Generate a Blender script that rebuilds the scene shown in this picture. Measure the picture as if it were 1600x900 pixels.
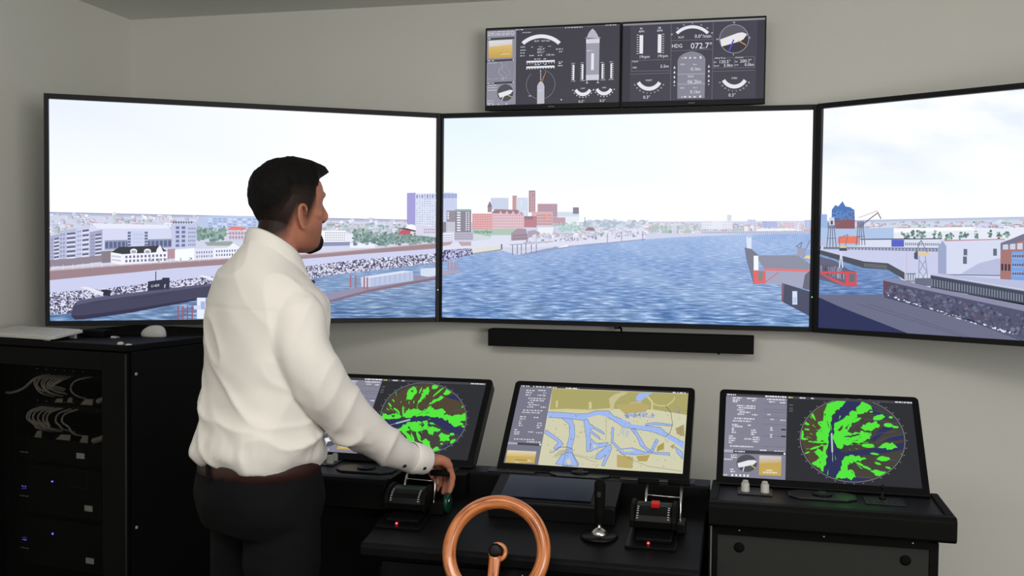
import bpy, bmesh, math, random
from math import sin, cos, pi, radians, sqrt, atan2
from mathutils import Vector, Matrix, Euler, noise
import numpy as np

S = bpy.context.scene
for o in list(bpy.data.objects):
    bpy.data.objects.remove(o)
COL = S.collection
random.seed(11)

# ------------------------------------------------------------------ camera
FPX = 1545.02
cd = bpy.data.cameras.new('camera'); cam = bpy.data.objects.new('camera', cd); COL.objects.link(cam)
cd.sensor_fit = 'HORIZONTAL'; cd.sensor_width = 36.0; cd.lens = FPX * 36.0 / 1600.0
cd.clip_start = 0.05
R = Matrix.Rotation(0.23817, 3, 'Z') @ Matrix.Rotation(-0.035558, 3, 'X') @ Matrix.Rotation(-0.0101, 3, 'Y')
cx, cf, cu = R @ Vector((1, 0, 0)), R @ Vector((0, 1, 0)), R @ Vector((0, 0, 1))
M = Matrix((cx, cu, -cf)).transposed().to_4x4(); M.translation = (0.50628, -3.83799, 1.52)
cam.matrix_world = M
S.camera = cam

# ------------------------------------------------------------------ world and lights
W = bpy.data.worlds.new('World'); S.world = W; W.use_nodes = True
bg = W.node_tree.nodes['Background']; bg.inputs[0].default_value = (1.0, 1.0, 0.985, 1); bg.inputs[1].default_value = 0.27
def area(name, loc, target, sx, sy, power, col):
    l = bpy.data.lights.new(name, 'AREA'); l.shape = 'RECTANGLE'; l.size = sx; l.size_y = sy
    l.energy = power; l.color = col
    o = bpy.data.objects.new(name, l); COL.objects.link(o); o.location = loc
    d = Vector(target) - Vector(loc); o.rotation_euler = d.to_track_quat('-Z', 'Y').to_euler()
    return o
area('window_daylight', (3.1, -4.7, 1.75), (-0.8, 0.0, 2.2), 2.2, 1.5, 86, (1.0, 0.97, 0.90))
area('ceiling_panel_light', (-0.2, -3.2, 2.50), (-0.3, -2.4, 0.0), 1.8, 1.0, 56, (1.0, 0.96, 0.88))

S.view_settings.view_transform = 'Standard'
S.view_settings.look = 'None'
S.view_settings.gamma = 1.0
S.view_settings.use_curve_mapping = False
S.view_settings.exposure = 0.0

# ------------------------------------------------------------------ helpers
def lin(c):
    c = c / 255.0
    return c / 12.92 if c <= 0.04045 else ((c + 0.055) / 1.055) ** 2.4
def srgb(r, g, b): return (lin(r), lin(g), lin(b))

MATS = {}
def mat(name, col, rough=0.5, metal=0.0, var=0.06, scale=30.0, bump=0.0, bscale=200.0, spec=0.5, coat=0.0):
    m = bpy.data.materials.new(name); m.use_nodes = True
    nt = m.node_tree; b = nt.nodes['Principled BSDF']
    tc = nt.nodes.new('ShaderNodeTexCoord')
    n = nt.nodes.new('ShaderNodeTexNoise'); n.inputs['Scale'].default_value = scale; n.inputs['Detail'].default_value = 4
    nt.links.new(tc.outputs['Object'], n.inputs['Vector'])
    mx = nt.nodes.new('ShaderNodeMix'); mx.data_type = 'RGBA'
    mx.inputs[6].default_value = (*[c * (1 - var) for c in col], 1); mx.inputs[7].default_value = (*[min(1, c * (1 + var)) for c in col], 1)
    nt.links.new(n.outputs['Fac'], mx.inputs[0]); nt.links.new(mx.outputs[2], b.inputs['Base Color'])
    b.inputs['Roughness'].default_value = rough; b.inputs['Metallic'].default_value = metal
    b.inputs['Specular IOR Level'].default_value = spec; b.inputs['Coat Weight'].default_value = coat
    if bump:
        n2 = nt.nodes.new('ShaderNodeTexNoise'); n2.inputs['Scale'].default_value = bscale; n2.inputs['Detail'].default_value = 3
        nt.links.new(tc.outputs['Object'], n2.inputs['Vector'])
        bp = nt.nodes.new('ShaderNodeBump'); bp.inputs['Strength'].default_value = bump; bp.inputs['Distance'].default_value = 0.002
        nt.links.new(n2.outputs['Fac'], bp.inputs['Height']); nt.links.new(bp.outputs[0], b.inputs['Normal'])
    MATS[name] = m
    return m

class MB:
    """collects shapes, then links them as one mesh object"""
    def __init__(s): s.v = []; s.f = []; s.sm = []
    def add(s, vs, fs, smooth=False):
        o = len(s.v); s.v += [tuple(p) for p in vs]
        for f in fs: s.f.append(tuple(i + o for i in f)); s.sm.append(smooth)
        return s
    def box(s, c, d, rot=None):
        hx, hy, hz = d[0] / 2, d[1] / 2, d[2] / 2
        vs = [Vector((x * hx, y * hy, z * hz)) for x in (-1, 1) for y in (-1, 1) for z in (-1, 1)]
        if rot is not None: vs = [rot @ p for p in vs]
        vs = [p + Vector(c) for p in vs]
        return s.add(vs, [(0, 1, 3, 2), (4, 6, 7, 5), (0, 4, 5, 1), (2, 3, 7, 6), (0, 2, 6, 4), (1, 5, 7, 3)])
    def mm(s, x0, x1, y0, y1, z0, z1): return s.box(((x0 + x1) / 2, (y0 + y1) / 2, (z0 + z1) / 2), (abs(x1 - x0), abs(y1 - y0), abs(z1 - z0)))
    def prism(s, pts, vec):
        """polygon points (3d) pushed along vec"""
        n = len(pts); a = [Vector(p) for p in pts]; b = [p + Vector(vec) for p in a]
        fs = [tuple(range(n)), tuple(range(2 * n - 1, n - 1, -1))] + [(i, i + n, (i + 1) % n + n, (i + 1) % n) for i in range(n)]
        return s.add(a + b, fs)
    def tube(s, pts, r, n=10, caps=True, closed=False):
        pts = [Vector(p) for p in pts]; m = len(pts)
        rr = r if isinstance(r, (list, tuple)) else [r] * m
        vs = []; fs = []; prev = None
        for i, p in enumerate(pts):
            if closed: t = pts[(i + 1) % m] - pts[i - 1]
            else: t = pts[min(i + 1, m - 1)] - pts[max(i - 1, 0)]
            t.normalize()
            if prev is None:
                a = Vector((0, 0, 1)) if abs(t.z) < 0.9 else Vector((1, 0, 0)); u = t.cross(a).normalized()
            else: u = (prev - t * prev.dot(t)).normalized()
            prev = u; w = t.cross(u)
            for k in range(n):
                an = 2 * pi * k / n; vs.append(p + (u * cos(an) + w * sin(an)) * rr[i])
        for i in range(m if closed else m - 1):
            j = (i + 1) % m
            for k in range(n): fs.append((i * n + k, i * n + (k + 1) % n, j * n + (k + 1) % n, j * n + k))
        if caps and not closed: fs.append(tuple(reversed(range(n)))); fs.append(tuple(range((m - 1) * n, m * n)))
        return s.add(vs, fs, True)
    def lathe(s, prof, c=(0, 0, 0), n=24, rot=None, smooth=True):
        """prof: list of (radius, height) about local z"""
        vs = []; fs = []
        for r, h in prof:
            for k in range(n):
                a = 2 * pi * k / n; p = Vector((r * cos(a), r * sin(a), h))
                if rot is not None: p = rot @ p
                vs.append(p + Vector(c))
        for i in range(len(prof) - 1):
            for k in range(n): fs.append((i * n + k, i * n + (k + 1) % n, (i + 1) * n + (k + 1) % n, (i + 1) * n + k))
        fs.append(tuple(reversed(range(n)))); fs.append(tuple(range((len(prof) - 1) * n, len(prof) * n)))
        return s.add(vs, fs, smooth)
    def rings(s, rings, smooth=True, cap=True):
        n = len(rings[0]); vs = [p for r in rings for p in r]; fs = []
        for i in range(len(rings) - 1):
            for k in range(n): fs.append((i * n + k, i * n + (k + 1) % n, (i + 1) * n + (k + 1) % n, (i + 1) * n + k))
        if cap: fs.append(tuple(reversed(range(n)))); fs.append(tuple(range((len(rings) - 1) * n, len(rings) * n)))
        return s.add(vs, fs, smooth)
    def mesh(s, name):
        me = bpy.data.meshes.new(name); me.from_pydata(s.v, [], s.f); me.update()
        me.polygons.foreach_set('use_smooth', s.sm)
        bm = bmesh.new(); bm.from_mesh(me); bmesh.ops.recalc_face_normals(bm, faces=bm.faces); bm.to_mesh(me); bm.free()
        return me
    def build(s, name, m, parent=None, bevel=0.0, seg=2, loc=None, rot=None):
        me = s.mesh(name); me.materials.append(m)
        o = bpy.data.objects.new(name, me); COL.objects.link(o)
        if parent is not None: o.parent = parent
        if loc is not None: o.location = loc
        if rot is not None: o.rotation_euler = rot
        if bevel:
            b = o.modifiers.new('bevel', 'BEVEL'); b.width = bevel; b.segments = seg; b.limit_method = 'ANGLE'; b.angle_limit = radians(40)
            b.harden_normals = False
        return o
def tag(o, label, cat, group=None):
    o['label'] = label; o['category'] = cat
    if group: o['group'] = group
    return o
def struct(o, label):
    o['kind'] = 'structure'; o['label'] = label; o['category'] = o.name.split('_')[0].split('.')[0]
    return o
def empty(name, loc=(0, 0, 0), rz=0.0, label=None, cat=None, group=None):
    o = bpy.data.objects.new(name, None); COL.objects.link(o); o.location = loc; o.rotation_euler = (0, 0, rz)
    o.empty_display_size = 0.1
    if label: tag(o, label, cat, group)
    return o
RX = lambda a: Matrix.Rotation(a, 3, 'X')
RY = lambda a: Matrix.Rotation(a, 3, 'Y')
RZ = lambda a: Matrix.Rotation(a, 3, 'Z')

# ------------------------------------------------------------------ materials
WALL = mat('painted_plaster', (0.70, 0.70, 0.655), 0.85, var=0.03, scale=3, bump=0.15, bscale=120, spec=0.2)
CEIL = mat('ceiling_paint', (0.80, 0.80, 0.765), 0.9, var=0.03, scale=3, spec=0.2)
FLOOR = mat('grey_carpet', (0.030, 0.029, 0.028), 0.95, var=0.3, scale=60, bump=0.4, bscale=400, spec=0.1)
BEZEL = mat('black_bezel', (0.009, 0.009, 0.011), 0.45, spec=0.2)
BLACK = mat('black_powder_coat', (0.0032, 0.0032, 0.0033), 0.6, bump=0.2, bscale=900, spec=0.10)
DESK = mat('black_laminate', (0.0040, 0.0040, 0.0050), 0.5, var=0.2, scale=40, spec=0.14)
SATIN = mat('black_satin_plastic', (0.0032, 0.0032, 0.0036), 0.40, spec=0.16)
DPLATE = mat('dark_grey_plate', (0.012, 0.013, 0.017), 0.35, spec=0.3)
GREY = mat('dark_grey_panel', (0.026, 0.027, 0.026), 0.6, spec=0.15)
HOLE = mat('black_rubber', (0.003, 0.003, 0.003), 0.8, spec=0.1)
CHROME = mat('brushed_steel', (0.62, 0.61, 0.58), 0.28, 1.0, var=0.05)
KNOB = mat('grey_knob_plastic', (0.42, 0.42, 0.40), 0.5)
FABRIC = mat('speaker_cloth', (0.0045, 0.0045, 0.0048), 0.8, var=0.4, scale=600, bump=0.4, bscale=1500, spec=0.2)
WHITEP = mat('white_plastic', (0.52, 0.52, 0.50), 0.4)
KEYW = mat('white_keycap', (0.58, 0.58, 0.56), 0.5)
CABLE = mat('grey_cable', (0.48, 0.44, 0.36), 0.5, var=0.2)
VENT = mat('perforated_steel_vent', (0.95, 0.94, 0.88), 0.4, 0.0)
REDP = mat('red_plastic', (0.55, 0.012, 0.016), 0.4)
GREENP = mat('green_plastic', (0.002, 0.040, 0.026), 0.3, spec=0.4)
def emit(name, col, st):
    m = mat(name, col, 0.4); b = m.node_tree.nodes['Principled BSDF']
    b.inputs['Emission Color'].default_value = (*col, 1); b.inputs['Emission Strength'].default_value = st
    m.cycles.emission_sampling = 'NONE'
    return m
LEDR = emit('red_led', (1, 0.05, 0.06), 3.0)
LEDB = emit('blue_led', (0.12, 0.12, 1), 4.0)
LEDG = emit('green_led', (0.3, 1, 0.6), 1.2)
def wood():
    m = mat('varnished_mahogany', (0.40, 0.13, 0.045), 0.30, coat=0.5)
    nt = m.node_tree; b = nt.nodes['Principled BSDF']
    at = nt.nodes.new('ShaderNodeAttribute'); at.attribute_name = 'grain'
    n = nt.nodes.new('ShaderNodeTexNoise'); n.inputs['Scale'].default_value = 1.0; n.inputs['Detail'].default_value = 5; n.inputs['Roughness'].default_value = 0.6
    nt.links.new(at.outputs['Vector'], n.inputs['Vector'])
    r = nt.nodes.new('ShaderNodeValToRGB')
    e = r.color_ramp.elements; e[0].position = 0.34; e[0].color = (0.15, 0.034, 0.009, 1); e[1].position = 0.58; e[1].color = (0.66, 0.235, 0.078, 1)
    k = r.color_ramp.elements.new(0.46); k.color = (0.50, 0.150, 0.046, 1)
    nt.links.new(n.outputs['Fac'], r.inputs[0]); nt.links.new(r.outputs[0], b.inputs['Base Color'])
    return m
WOOD = wood()
def perforated():
    m = bpy.data.materials.new('perforated_steel'); m.use_nodes = True; nt = m.node_tree; N = nt.nodes; L = nt.links
    b = N['Principled BSDF']; b.inputs['Base Color'].default_value = (0.0025, 0.0025, 0.0025, 1); b.inputs['Roughness'].default_value = 0.6
    b.inputs['Specular IOR Level'].default_value = 0.08
    tc = N.new('ShaderNodeTexCoord'); sp = N.new('ShaderNodeSeparateXYZ'); L.new(tc.outputs['Object'], sp.inputs[0])
    def mth(op, a, c=None, d=None):
        n = N.new('ShaderNodeMath'); n.operation = op
        for i, q in enumerate((a, c, d)):
            if q is None: continue
            if isinstance(q, (int, float)): n.inputs[i].default_value = q
            else: L.new(q, n.inputs[i])
        return n.outputs[0]
    P = 0.0056
    def grid(off):
        u = mth('MULTIPLY', sp.outputs[0], 1 / P); v = mth('MULTIPLY', sp.outputs[2], 1 / (P * 1.732))
        u = mth('SUBTRACT', mth('FRACT', mth('ADD', u, 100 + off)), 0.5); v = mth('MULTIPLY', mth('SUBTRACT', mth('FRACT', mth('ADD', v, 100 + off)), 0.5), 1.732)
        return mth('SQRT', mth('ADD', mth('MULTIPLY', u, u), mth('MULTIPLY', v, v)))
    d = mth('MINIMUM', grid(0.0), grid(0.5))
    hole = mth('LESS_THAN', d, 0.42)
    t = N.new('ShaderNodeBsdfTransparent'); mx = N.new('ShaderNodeMixShader')
    L.new(hole, mx.inputs[0]); L.new(b.outputs[0], mx.inputs[1]); L.new(t.outputs[0], mx.inputs[2]); L.new(mx.outputs[0], N['Material Output'].inputs[0])
    return m
PERF = perforated()

# ------------------------------------------------------------------ room shell
XL, YB, ZC = -2.2208, 0.10, 2.546
o = MB().mm(XL - 0.12, 4.6, YB, YB + 0.12, 0, ZC + 0.1).build('wall_back', WALL); struct(o, 'grey beige painted wall behind the large screens')
o = MB().mm(XL - 0.12, XL, -6.4, YB, 0, ZC + 0.1).build('wall_left', WALL); struct(o, 'grey beige painted side wall beside the server rack')
o = MB().mm(XL - 0.12, 4.6, -6.4, YB + 0.12, ZC, ZC + 0.1).build('ceiling', CEIL); struct(o, 'plain grey white ceiling above the screens')
o = MB().mm(XL - 0.12, 4.6, -6.4, YB + 0.12, -0.1, 0).build('floor', FLOOR); struct(o, 'dark grey carpet floor under the consoles')
o = MB().mm(XL, 4.6, YB - 0.014, YB, 0, 0.07).build('baseboard_back', WALL, bevel=0.003); struct(o, 'painted skirting board along the screen wall')

# ------------------------------------------------------------------ pictures shown by the screens
def pic_mat(name, kind, strength, sample):
    m = bpy.data.materials.new(name); m.use_nodes = True; nt = m.node_tree; N = nt.nodes; L = nt.links
    b = N['Principled BSDF']; b.inputs['Base Color'].default_value = (0.006, 0.006, 0.007, 1); b.inputs['Roughness'].default_value = 0.38
    b.inputs['Specular IOR Level'].default_value = 0.12
    at = N.new('ShaderNodeAttribute'); at.attribute_name = 'Col'
    col = at.outputs['Color']
    tc = N.new('ShaderNodeTexCoord'); sp = N.new('ShaderNodeSeparateXYZ'); L.new(tc.outputs['Object'], sp.inputs[0])
    def mth(op, a, c=None):
        n = N.new('ShaderNodeMath'); n.operation = op
        for i, q in enumerate((a, c)):
            if q is None: continue
            if isinstance(q, (int, float)): n.inputs[i].default_value = q
            else: L.new(q, n.inputs[i])
        return n.outputs[0]
    def ramp(fac, stops):
        r = N.new('ShaderNodeValToRGB'); L.new(fac, r.inputs[0]); e = r.color_ramp.elements
        while len(e) < len(stops): e.new(0.5)
        for k, (p, c) in enumerate(stops): e[k].position = p; e[k].color = (*srgb(*c), 1)
        return r.outputs[0]
    def mix(f, a, c, bt='MIX'):
        n = N.new('ShaderNodeMix'); n.data_type = 'RGBA'; n.blend_type = bt
        for i, q in ((0, f), (6, a), (7, c)):
            if isinstance(q, (int, float)): n.inputs[i].default_value = q
            elif isinstance(q, tuple): n.inputs[i].default_value = q
            else: L.new(q, n.inputs[i])
        return n.outputs[2]
    def tex(x, y, detail=3, rough=0.55):
        c = N.new('ShaderNodeCombineXYZ'); L.new(x, c.inputs[0]); L.new(y, c.inputs[1])
        t = N.new('ShaderNodeTexNoise'); t.inputs['Scale'].default_value = 1; t.inputs['Detail'].default_value = detail; t.inputs['Roughness'].default_value = rough
        L.new(c.outputs[0], t.inputs['Vector']); return t.outputs['Fac']
    if kind == 'water':
        d = mth('MAXIMUM', mth('SUBTRACT', 0.035, sp.outputs[2]), 0.02)
        X = mth('DIVIDE', sp.outputs[0], d); Y = mth('DIVIDE', 1.0, d)
        wb = tex(mth('MULTIPLY', X, 1.1), mth('MULTIPLY', Y, 3.0), 2, 0.5)
        w1 = tex(mth('MULTIPLY', X, 5.5), mth('ADD', mth('MULTIPLY', Y, 25.0), mth('MULTIPLY', wb, 5.0)), 3, 0.5)
        big = tex(mth('MULTIPLY', sp.outputs[0], 3.0), mth('MULTIPLY', sp.outputs[2], 9.0), 3)
        near = ramp(w1, [(0.30, (56, 90, 136)), (0.45, (88, 126, 176)), (0.57, (134, 168, 214)), (0.70, (206, 224, 247))])
        far = ramp(w1, [(0.30, (150, 176, 228)), (0.50, (174, 198, 239)), (0.68, (202, 218, 248))])
        f = mth('MULTIPLY', d, 2.25)
        c0 = mix(f, far, near)
        lift = ramp(big, [(0.42, (0, 0, 0)), (0.60, (92, 92, 80))])
        c1 = mix(0.8, c0, lift, 'ADD')
        col = mix(1.0, c1, at.outputs['Color'], 'MULTIPLY')
    elif kind == 'rubble':
        v = N.new('ShaderNodeTexVoronoi'); v.inputs['Scale'].default_value = 230; L.new(tc.outputs['Object'], v.inputs['Vector'])
        s3 = N.new('ShaderNodeSeparateColor'); L.new(v.outputs['Color'], s3.inputs[0])
        col = mix(1.0, ramp(s3.outputs[0], [(0.25, (62, 62, 92)), (0.45, (150, 150, 182)), (0.75, (226, 226, 244))]), at.outputs['Color'], 'MULTIPLY')
    elif kind == 'sky':
        n1 = tex(mth('MULTIPLY', sp.outputs[0], 2.2), mth('ADD', mth('MULTIPLY', sp.outputs[2], 6.0), mth('MULTIPLY', sp.outputs[0], 1.2)), 4, 0.5)
        hgt = mth('MULTIPLY', sp.outputs[2], 2.4)
        r1 = N.new('ShaderNodeMapRange'); L.new(n1, r1.inputs[0]); r1.inputs[1].default_value = 0.42; r1.inputs[2].default_value = 0.66
        f_ = N.new('ShaderNodeClamp'); L.new(mth('MULTIPLY', r1.outputs[0], hgt), f_.inputs[0])
        col = mix(f_.outputs[0], at.outputs['Color'], (*srgb(206, 222, 251), 1))
    elif kind == 'grain':
        n1 = tex(mth('MULTIPLY', sp.outputs[0], 230.0), mth('MULTIPLY', sp.outputs[2], 300.0), 2)
        col = mix(1.0, ramp(n1, [(0.34, (150, 150, 165)), (0.5, (215, 215, 222)), (0.66, (255, 255, 255))]), at.outputs['Color'], 'MULTIPLY')
    L.new(col, b.inputs['Emission Color']); b.inputs['Emission Strength'].default_value = strength
    m.cycles.emission_sampling = 'FRONT' if sample else 'NONE'
    return m
def pic_set(prefix, st):
    return [pic_mat(prefix + '_detail', 'flat', st, False), pic_mat(prefix + '_field', 'flat', st, True),
            pic_mat(prefix + '_water', 'water', st, True), pic_mat(prefix + '_rubble', 'rubble', st, False), pic_mat(prefix + '_grain', 'grain', st, False), pic_mat(prefix + '_sky', 'sky', st, True)]
TVM = pic_set('television_picture', 1.06)
MONM = pic_set('monitor_picture', 0.92)

FONT_CACHE = {}
def text_mesh(t):
    if t not in FONT_CACHE:
        cu = bpy.data.curves.new('t', 'FONT'); cu.body = t; cu.size = 1.0; cu.resolution_u = 2
        ob = bpy.data.objects.new('t', cu)
        me = ob.to_mesh()
        vs = [(v.co.x, v.co.y) for v in me.vertices]; fs = [tuple(p.vertices) for p in me.polygons]
        ob.to_mesh_clear(); bpy.data.objects.remove(ob); bpy.data.curves.remove(cu)
        FONT_CACHE[t] = (vs, fs)
    return FONT_CACHE[t]

class Pic:
    def __init__(s, w, h, corners, tf=None):
        s.w, s.h = w, h; s.tf = tf
        A = []; B = []
        for (x, y), (u, v) in zip(corners, ((0, 0), (1, 0), (0, 1), (1, 1))):
            A.append([x, y, 1, 0, 0, 0, -u * x, -u * y]); B.append(u)
            A.append([0, 0, 0, x, y, 1, -v * x, -v * y]); B.append(v)
        q = np.linalg.solve(np.array(A, float), np.array(B, float)); s.H = np.append(q, 1).reshape(3, 3)
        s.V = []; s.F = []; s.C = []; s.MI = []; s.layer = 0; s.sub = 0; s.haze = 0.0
    def uv(s, p):
        x, y = s.tf(p) if s.tf else p
        a = s.H @ np.array([x, y, 1.0]); return a[0] / a[2], a[1] / a[2]
    def up(s): s.layer += 1; s.sub = 0
    def emit(s, uvs, cols, mi, faces=None):
        y = -(0.0002 + s.layer * 1.2e-4 + (s.sub % 26) * 4e-6); s.sub += 1
        o = len(s.V)
        for (u, v) in uvs: s.V.append(((u - 0.5) * s.w, y, (0.5 - v) * s.h))
        s.C += cols
        for f in (faces or [tuple(range(len(uvs)))]): s.F.append(tuple(i + o for i in f)); s.MI.append(mi)
    def clip(s, P):
        for ax, lim, sg in ((0, 0, 1), (0, 1, -1), (1, 0, 1), (1, 1, -1)):
            out = []
            for i in range(len(P)):
                a, b = P[i - 1], P[i]; da, db = (a[ax] - lim) * sg, (b[ax] - lim) * sg
                if (da >= 0) != (db >= 0): t = da / (da - db); out.append(tuple(a[k] + (b[k] - a[k]) * t for k in range(len(a))))
                if db >= 0: out.append(b)
            P = out
            if len(P) < 3: return []
        return P
    def poly(s, pts, col, mi=0):
        P = [s.uv(p) for p in pts]
        if min(p[0] for p in P) < 0 or max(p[0] for p in P) > 1 or min(p[1] for p in P) < 0 or max(p[1] for p in P) > 1: P = s.clip(P)
        if len(P) < 3: return
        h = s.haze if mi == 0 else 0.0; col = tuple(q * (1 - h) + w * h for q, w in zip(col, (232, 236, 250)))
        c = (*srgb(*col), 1); s.emit(P, [c] * len(P), mi)
    def grad(s, pts, cols, mi=0):
        P = [tuple(s.uv(p)) + tuple(srgb(*c)) for p, c in zip(pts, cols)]
        P = s.clip(P)
        if len(P) < 3: return
        s.emit([p[:2] for p in P], [(p[2], p[3], p[4], 1) for p in P], mi)
    def rect(s, x0, y0, x1, y1, col, mi=0): s.poly([(x0, y0), (x1, y0), (x1, y1), (x0, y1)], col, mi)
    def line(s, pts, w, col):
        for (a, b) in zip(pts[:-1], pts[1:]):
            dx, dy = b[0] - a[0], b[1] - a[1]; l = sqrt(dx * dx + dy * dy) or 1
            nx, ny = -dy / l * w / 2, dx / l * w / 2
            s.poly([(a[0] + nx, a[1] + ny), (b[0] + nx, b[1] + ny), (b[0] - nx, b[1] - ny), (a[0] - nx, a[1] - ny)], col)
    def ell(s, x, y, rx, ry, col, n=24, rot=0, mi=0):
        c, t = cos(rot), sin(rot)
        s.poly([(x + rx * cos(2 * pi * k / n) * c - ry * sin(2 * pi * k / n) * t, y + rx * cos(2 * pi * k / n) * t + ry * sin(2 * pi * k / n) * c) for k in range(n)], col, mi)
    def ring(s, x, y, rx, ry, w, col, a0=0, a1=360, n=48):
        """annulus sector, degrees measured clockwise from up"""
        m = max(4, int(n * abs(a1 - a0) / 360))
        for k in range(m):
            p = [radians(a0 + (a1 - a0) * (k + i) / m) for i in (0, 1)]
            q = []
            for an, rr in ((p[0], 1), (p[1], 1), (p[1], 0), (p[0], 0)):
                fx, fy = (rx, ry) if rr else (rx - w, ry - w * ry / rx); q.append((x + fx * sin(an), y - fy * cos(an)))
            s.poly(q, col)
    def text(s, t, x, y, size, col, align='L', slope=0.0, sx=1.0):
        vs, fs = text_mesh(t)
        if not fs: return
        wd = max(v[0] for v in vs)
        ox = {'L': 0, 'C': -wd / 2, 'R': -wd}[align]
        P = [s.uv((x + (v[0] + ox) * size * sx, y - v[1] * size + (v[0] + ox) * size * slope)) for v in vs]
        s.emit(P, [(*srgb(*col), 1)] * len(P), 0, fs)
    def jag(s, pts, amp, col, step=8.0, rnd=random, mi=0):
        out = []
        for i in range(len(pts)):
            a, b = pts[i], pts[(i + 1) % len(pts)]; l = sqrt((a[0] - b[0]) ** 2 + (a[1] - b[1]) ** 2); n = max(1, int(l / step))
            for k in range(n):
                t = k / n; out.append((a[0] + (b[0] - a[0]) * t + rnd.uniform(-amp, amp), a[1] + (b[1] - a[1]) * t + rnd.uniform(-amp, amp)))
        s.poly(out, col, mi)
    def dashes(s, x0, x1, y, h, col, rnd, slope=0.0, gap=0.35, wmin=2.0, wmax=9.0):
        x = x0
        while x < x1:
            w = rnd.uniform(wmin, wmax); w = min(w, x1 - x)
            ya = y + (x - x0) * slope; yb = y + (x + w - x0) * slope
            s.poly([(x, ya), (x + w, yb), (x + w, yb + h), (x, ya + h)], col); x += w + rnd.uniform(0.5, 1.5) * gap * h * 2
    def facade(s, q, cols, rows, col, fw=0.6, fh=0.55, rnd=None, alt=None):
        """grid of windows on a quad q = TL,TR,BR,BL"""
        TL, TR, BR, BL = [np.array(p, float) for p in q]
        def pt(a, b): t = TL + (TR - TL) * a; bt = BL + (BR - BL) * a; return tuple(t + (bt - t) * b)
        for i in range(cols):
            for j in range(rows):
                a0 = (i + 0.5 - fw / 2) / cols; a1 = (i + 0.5 + fw / 2) / cols; b0 = (j + 0.5 - fh / 2) / rows; b1 = (j + 0.5 + fh / 2) / rows
                c = col
                if rnd is not None and alt is not None and rnd.random() < 0.35: c = alt
                s.poly([pt(a0, b0), pt(a1, b0), pt(a1, b1), pt(a0, b1)], c)
    def city(s, x0, x1, ytop, ybot, n, pal, rnd, wr=(4, 14), hr=(3, 9)):
        items = []
        for _ in range(n):
            x = rnd.uniform(x0, x1); t = rnd.random(); yt = ytop(x); yb = ybot(x); y = yt + (yb - yt) * t
            k = 0.55 + 0.75 * t; items.append((y, x, rnd.uniform(*wr) * k, rnd.uniform(*hr) * k))
        items.sort()
        for i, (y, x, w, h) in enumerate(items):
            c = rnd.choice(pal); v = rnd.uniform(-10, 10); c = tuple(max(0, min(255, q + v)) for q in c)
            s.poly([(x - w / 2, y - h), (x + w / 2, y - h), (x + w / 2, y), (x - w / 2, y)], c)
            if h > hr[0] * 1.1:
                d = tuple(q * 0.80 for q in c); s.poly([(x + w * 0.18, y - h), (x + w / 2, y - h), (x + w / 2, y), (x + w * 0.18, y)], d)
                if rnd.random() < 0.45:
                    rc = rnd.choice([(206, 156, 158), (160, 152, 172), (140, 140, 162), (190, 168, 176), (176, 172, 190)]); s.poly([(x - w * 0.55, y - h), (x, y - h - h * 0.35), (x + w * 0.55, y - h)], rc)
                else:
                    for q in range(2): s.rect(x - w * 0.35 + q * w * 0.3, y - h * 0.7, x - w * 0.2 + q * w * 0.3, y - h * 0.35, tuple(q2 * 0.62 for q2 in c))
            if i % 12 == 0: s.up()
    def trees(s, pts, r, pal, rnd, k=9):
        for (x, y) in pts:
            for _ in range(k):
                a = rnd.uniform(0, 2 * pi); d = rnd.uniform(0, 1)
                s.ell(x + cos(a) * r * d * 0.7, y + sin(a) * r * d, r * rnd.uniform(0.2, 0.45), r * rnd.uniform(0.2, 0.45), rnd.choice(pal), 7)
    def build(s, name, mats, parent, loc=(0, 0, 0), rot=(0, 0, 0)):
        me = bpy.data.meshes.new(name); me.from_pydata(s.V, [], s.F); me.update()
        at = me.attributes.new('Col', 'FLOAT_COLOR', 'POINT'); at.data.foreach_set('color', [x for c in s.C for x in c])
        for m in mats: me.materials.append(m)
        me.polygons.foreach_set('material_index', s.MI)
        # faces must look towards the viewer (-y)
        bm = bmesh.new(); bm.from_mesh(me); bm.normal_update()
        fl = [f for f in bm.faces if f.normal.y > 0]
        bmesh.ops.reverse_faces(bm, faces=fl); bm.to_mesh(me); bm.free()
        o = bpy.data.objects.new(name, me); COL.objects.link(o); o.parent = parent; o.location = loc; o.rotation_euler = rot
        return o

PALE = [(214, 218, 236), (228, 230, 242), (198, 203, 226), (205, 196, 214), (222, 206, 214), (236, 236, 246), (186, 194, 220), (206, 176, 184), (178, 196, 196)]
GREENS = [(112, 146, 136), (92, 124, 120), (138, 166, 154), (112, 142, 138), (84, 112, 110)]
TW, TH = 1.4288, 0.8037

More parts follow.
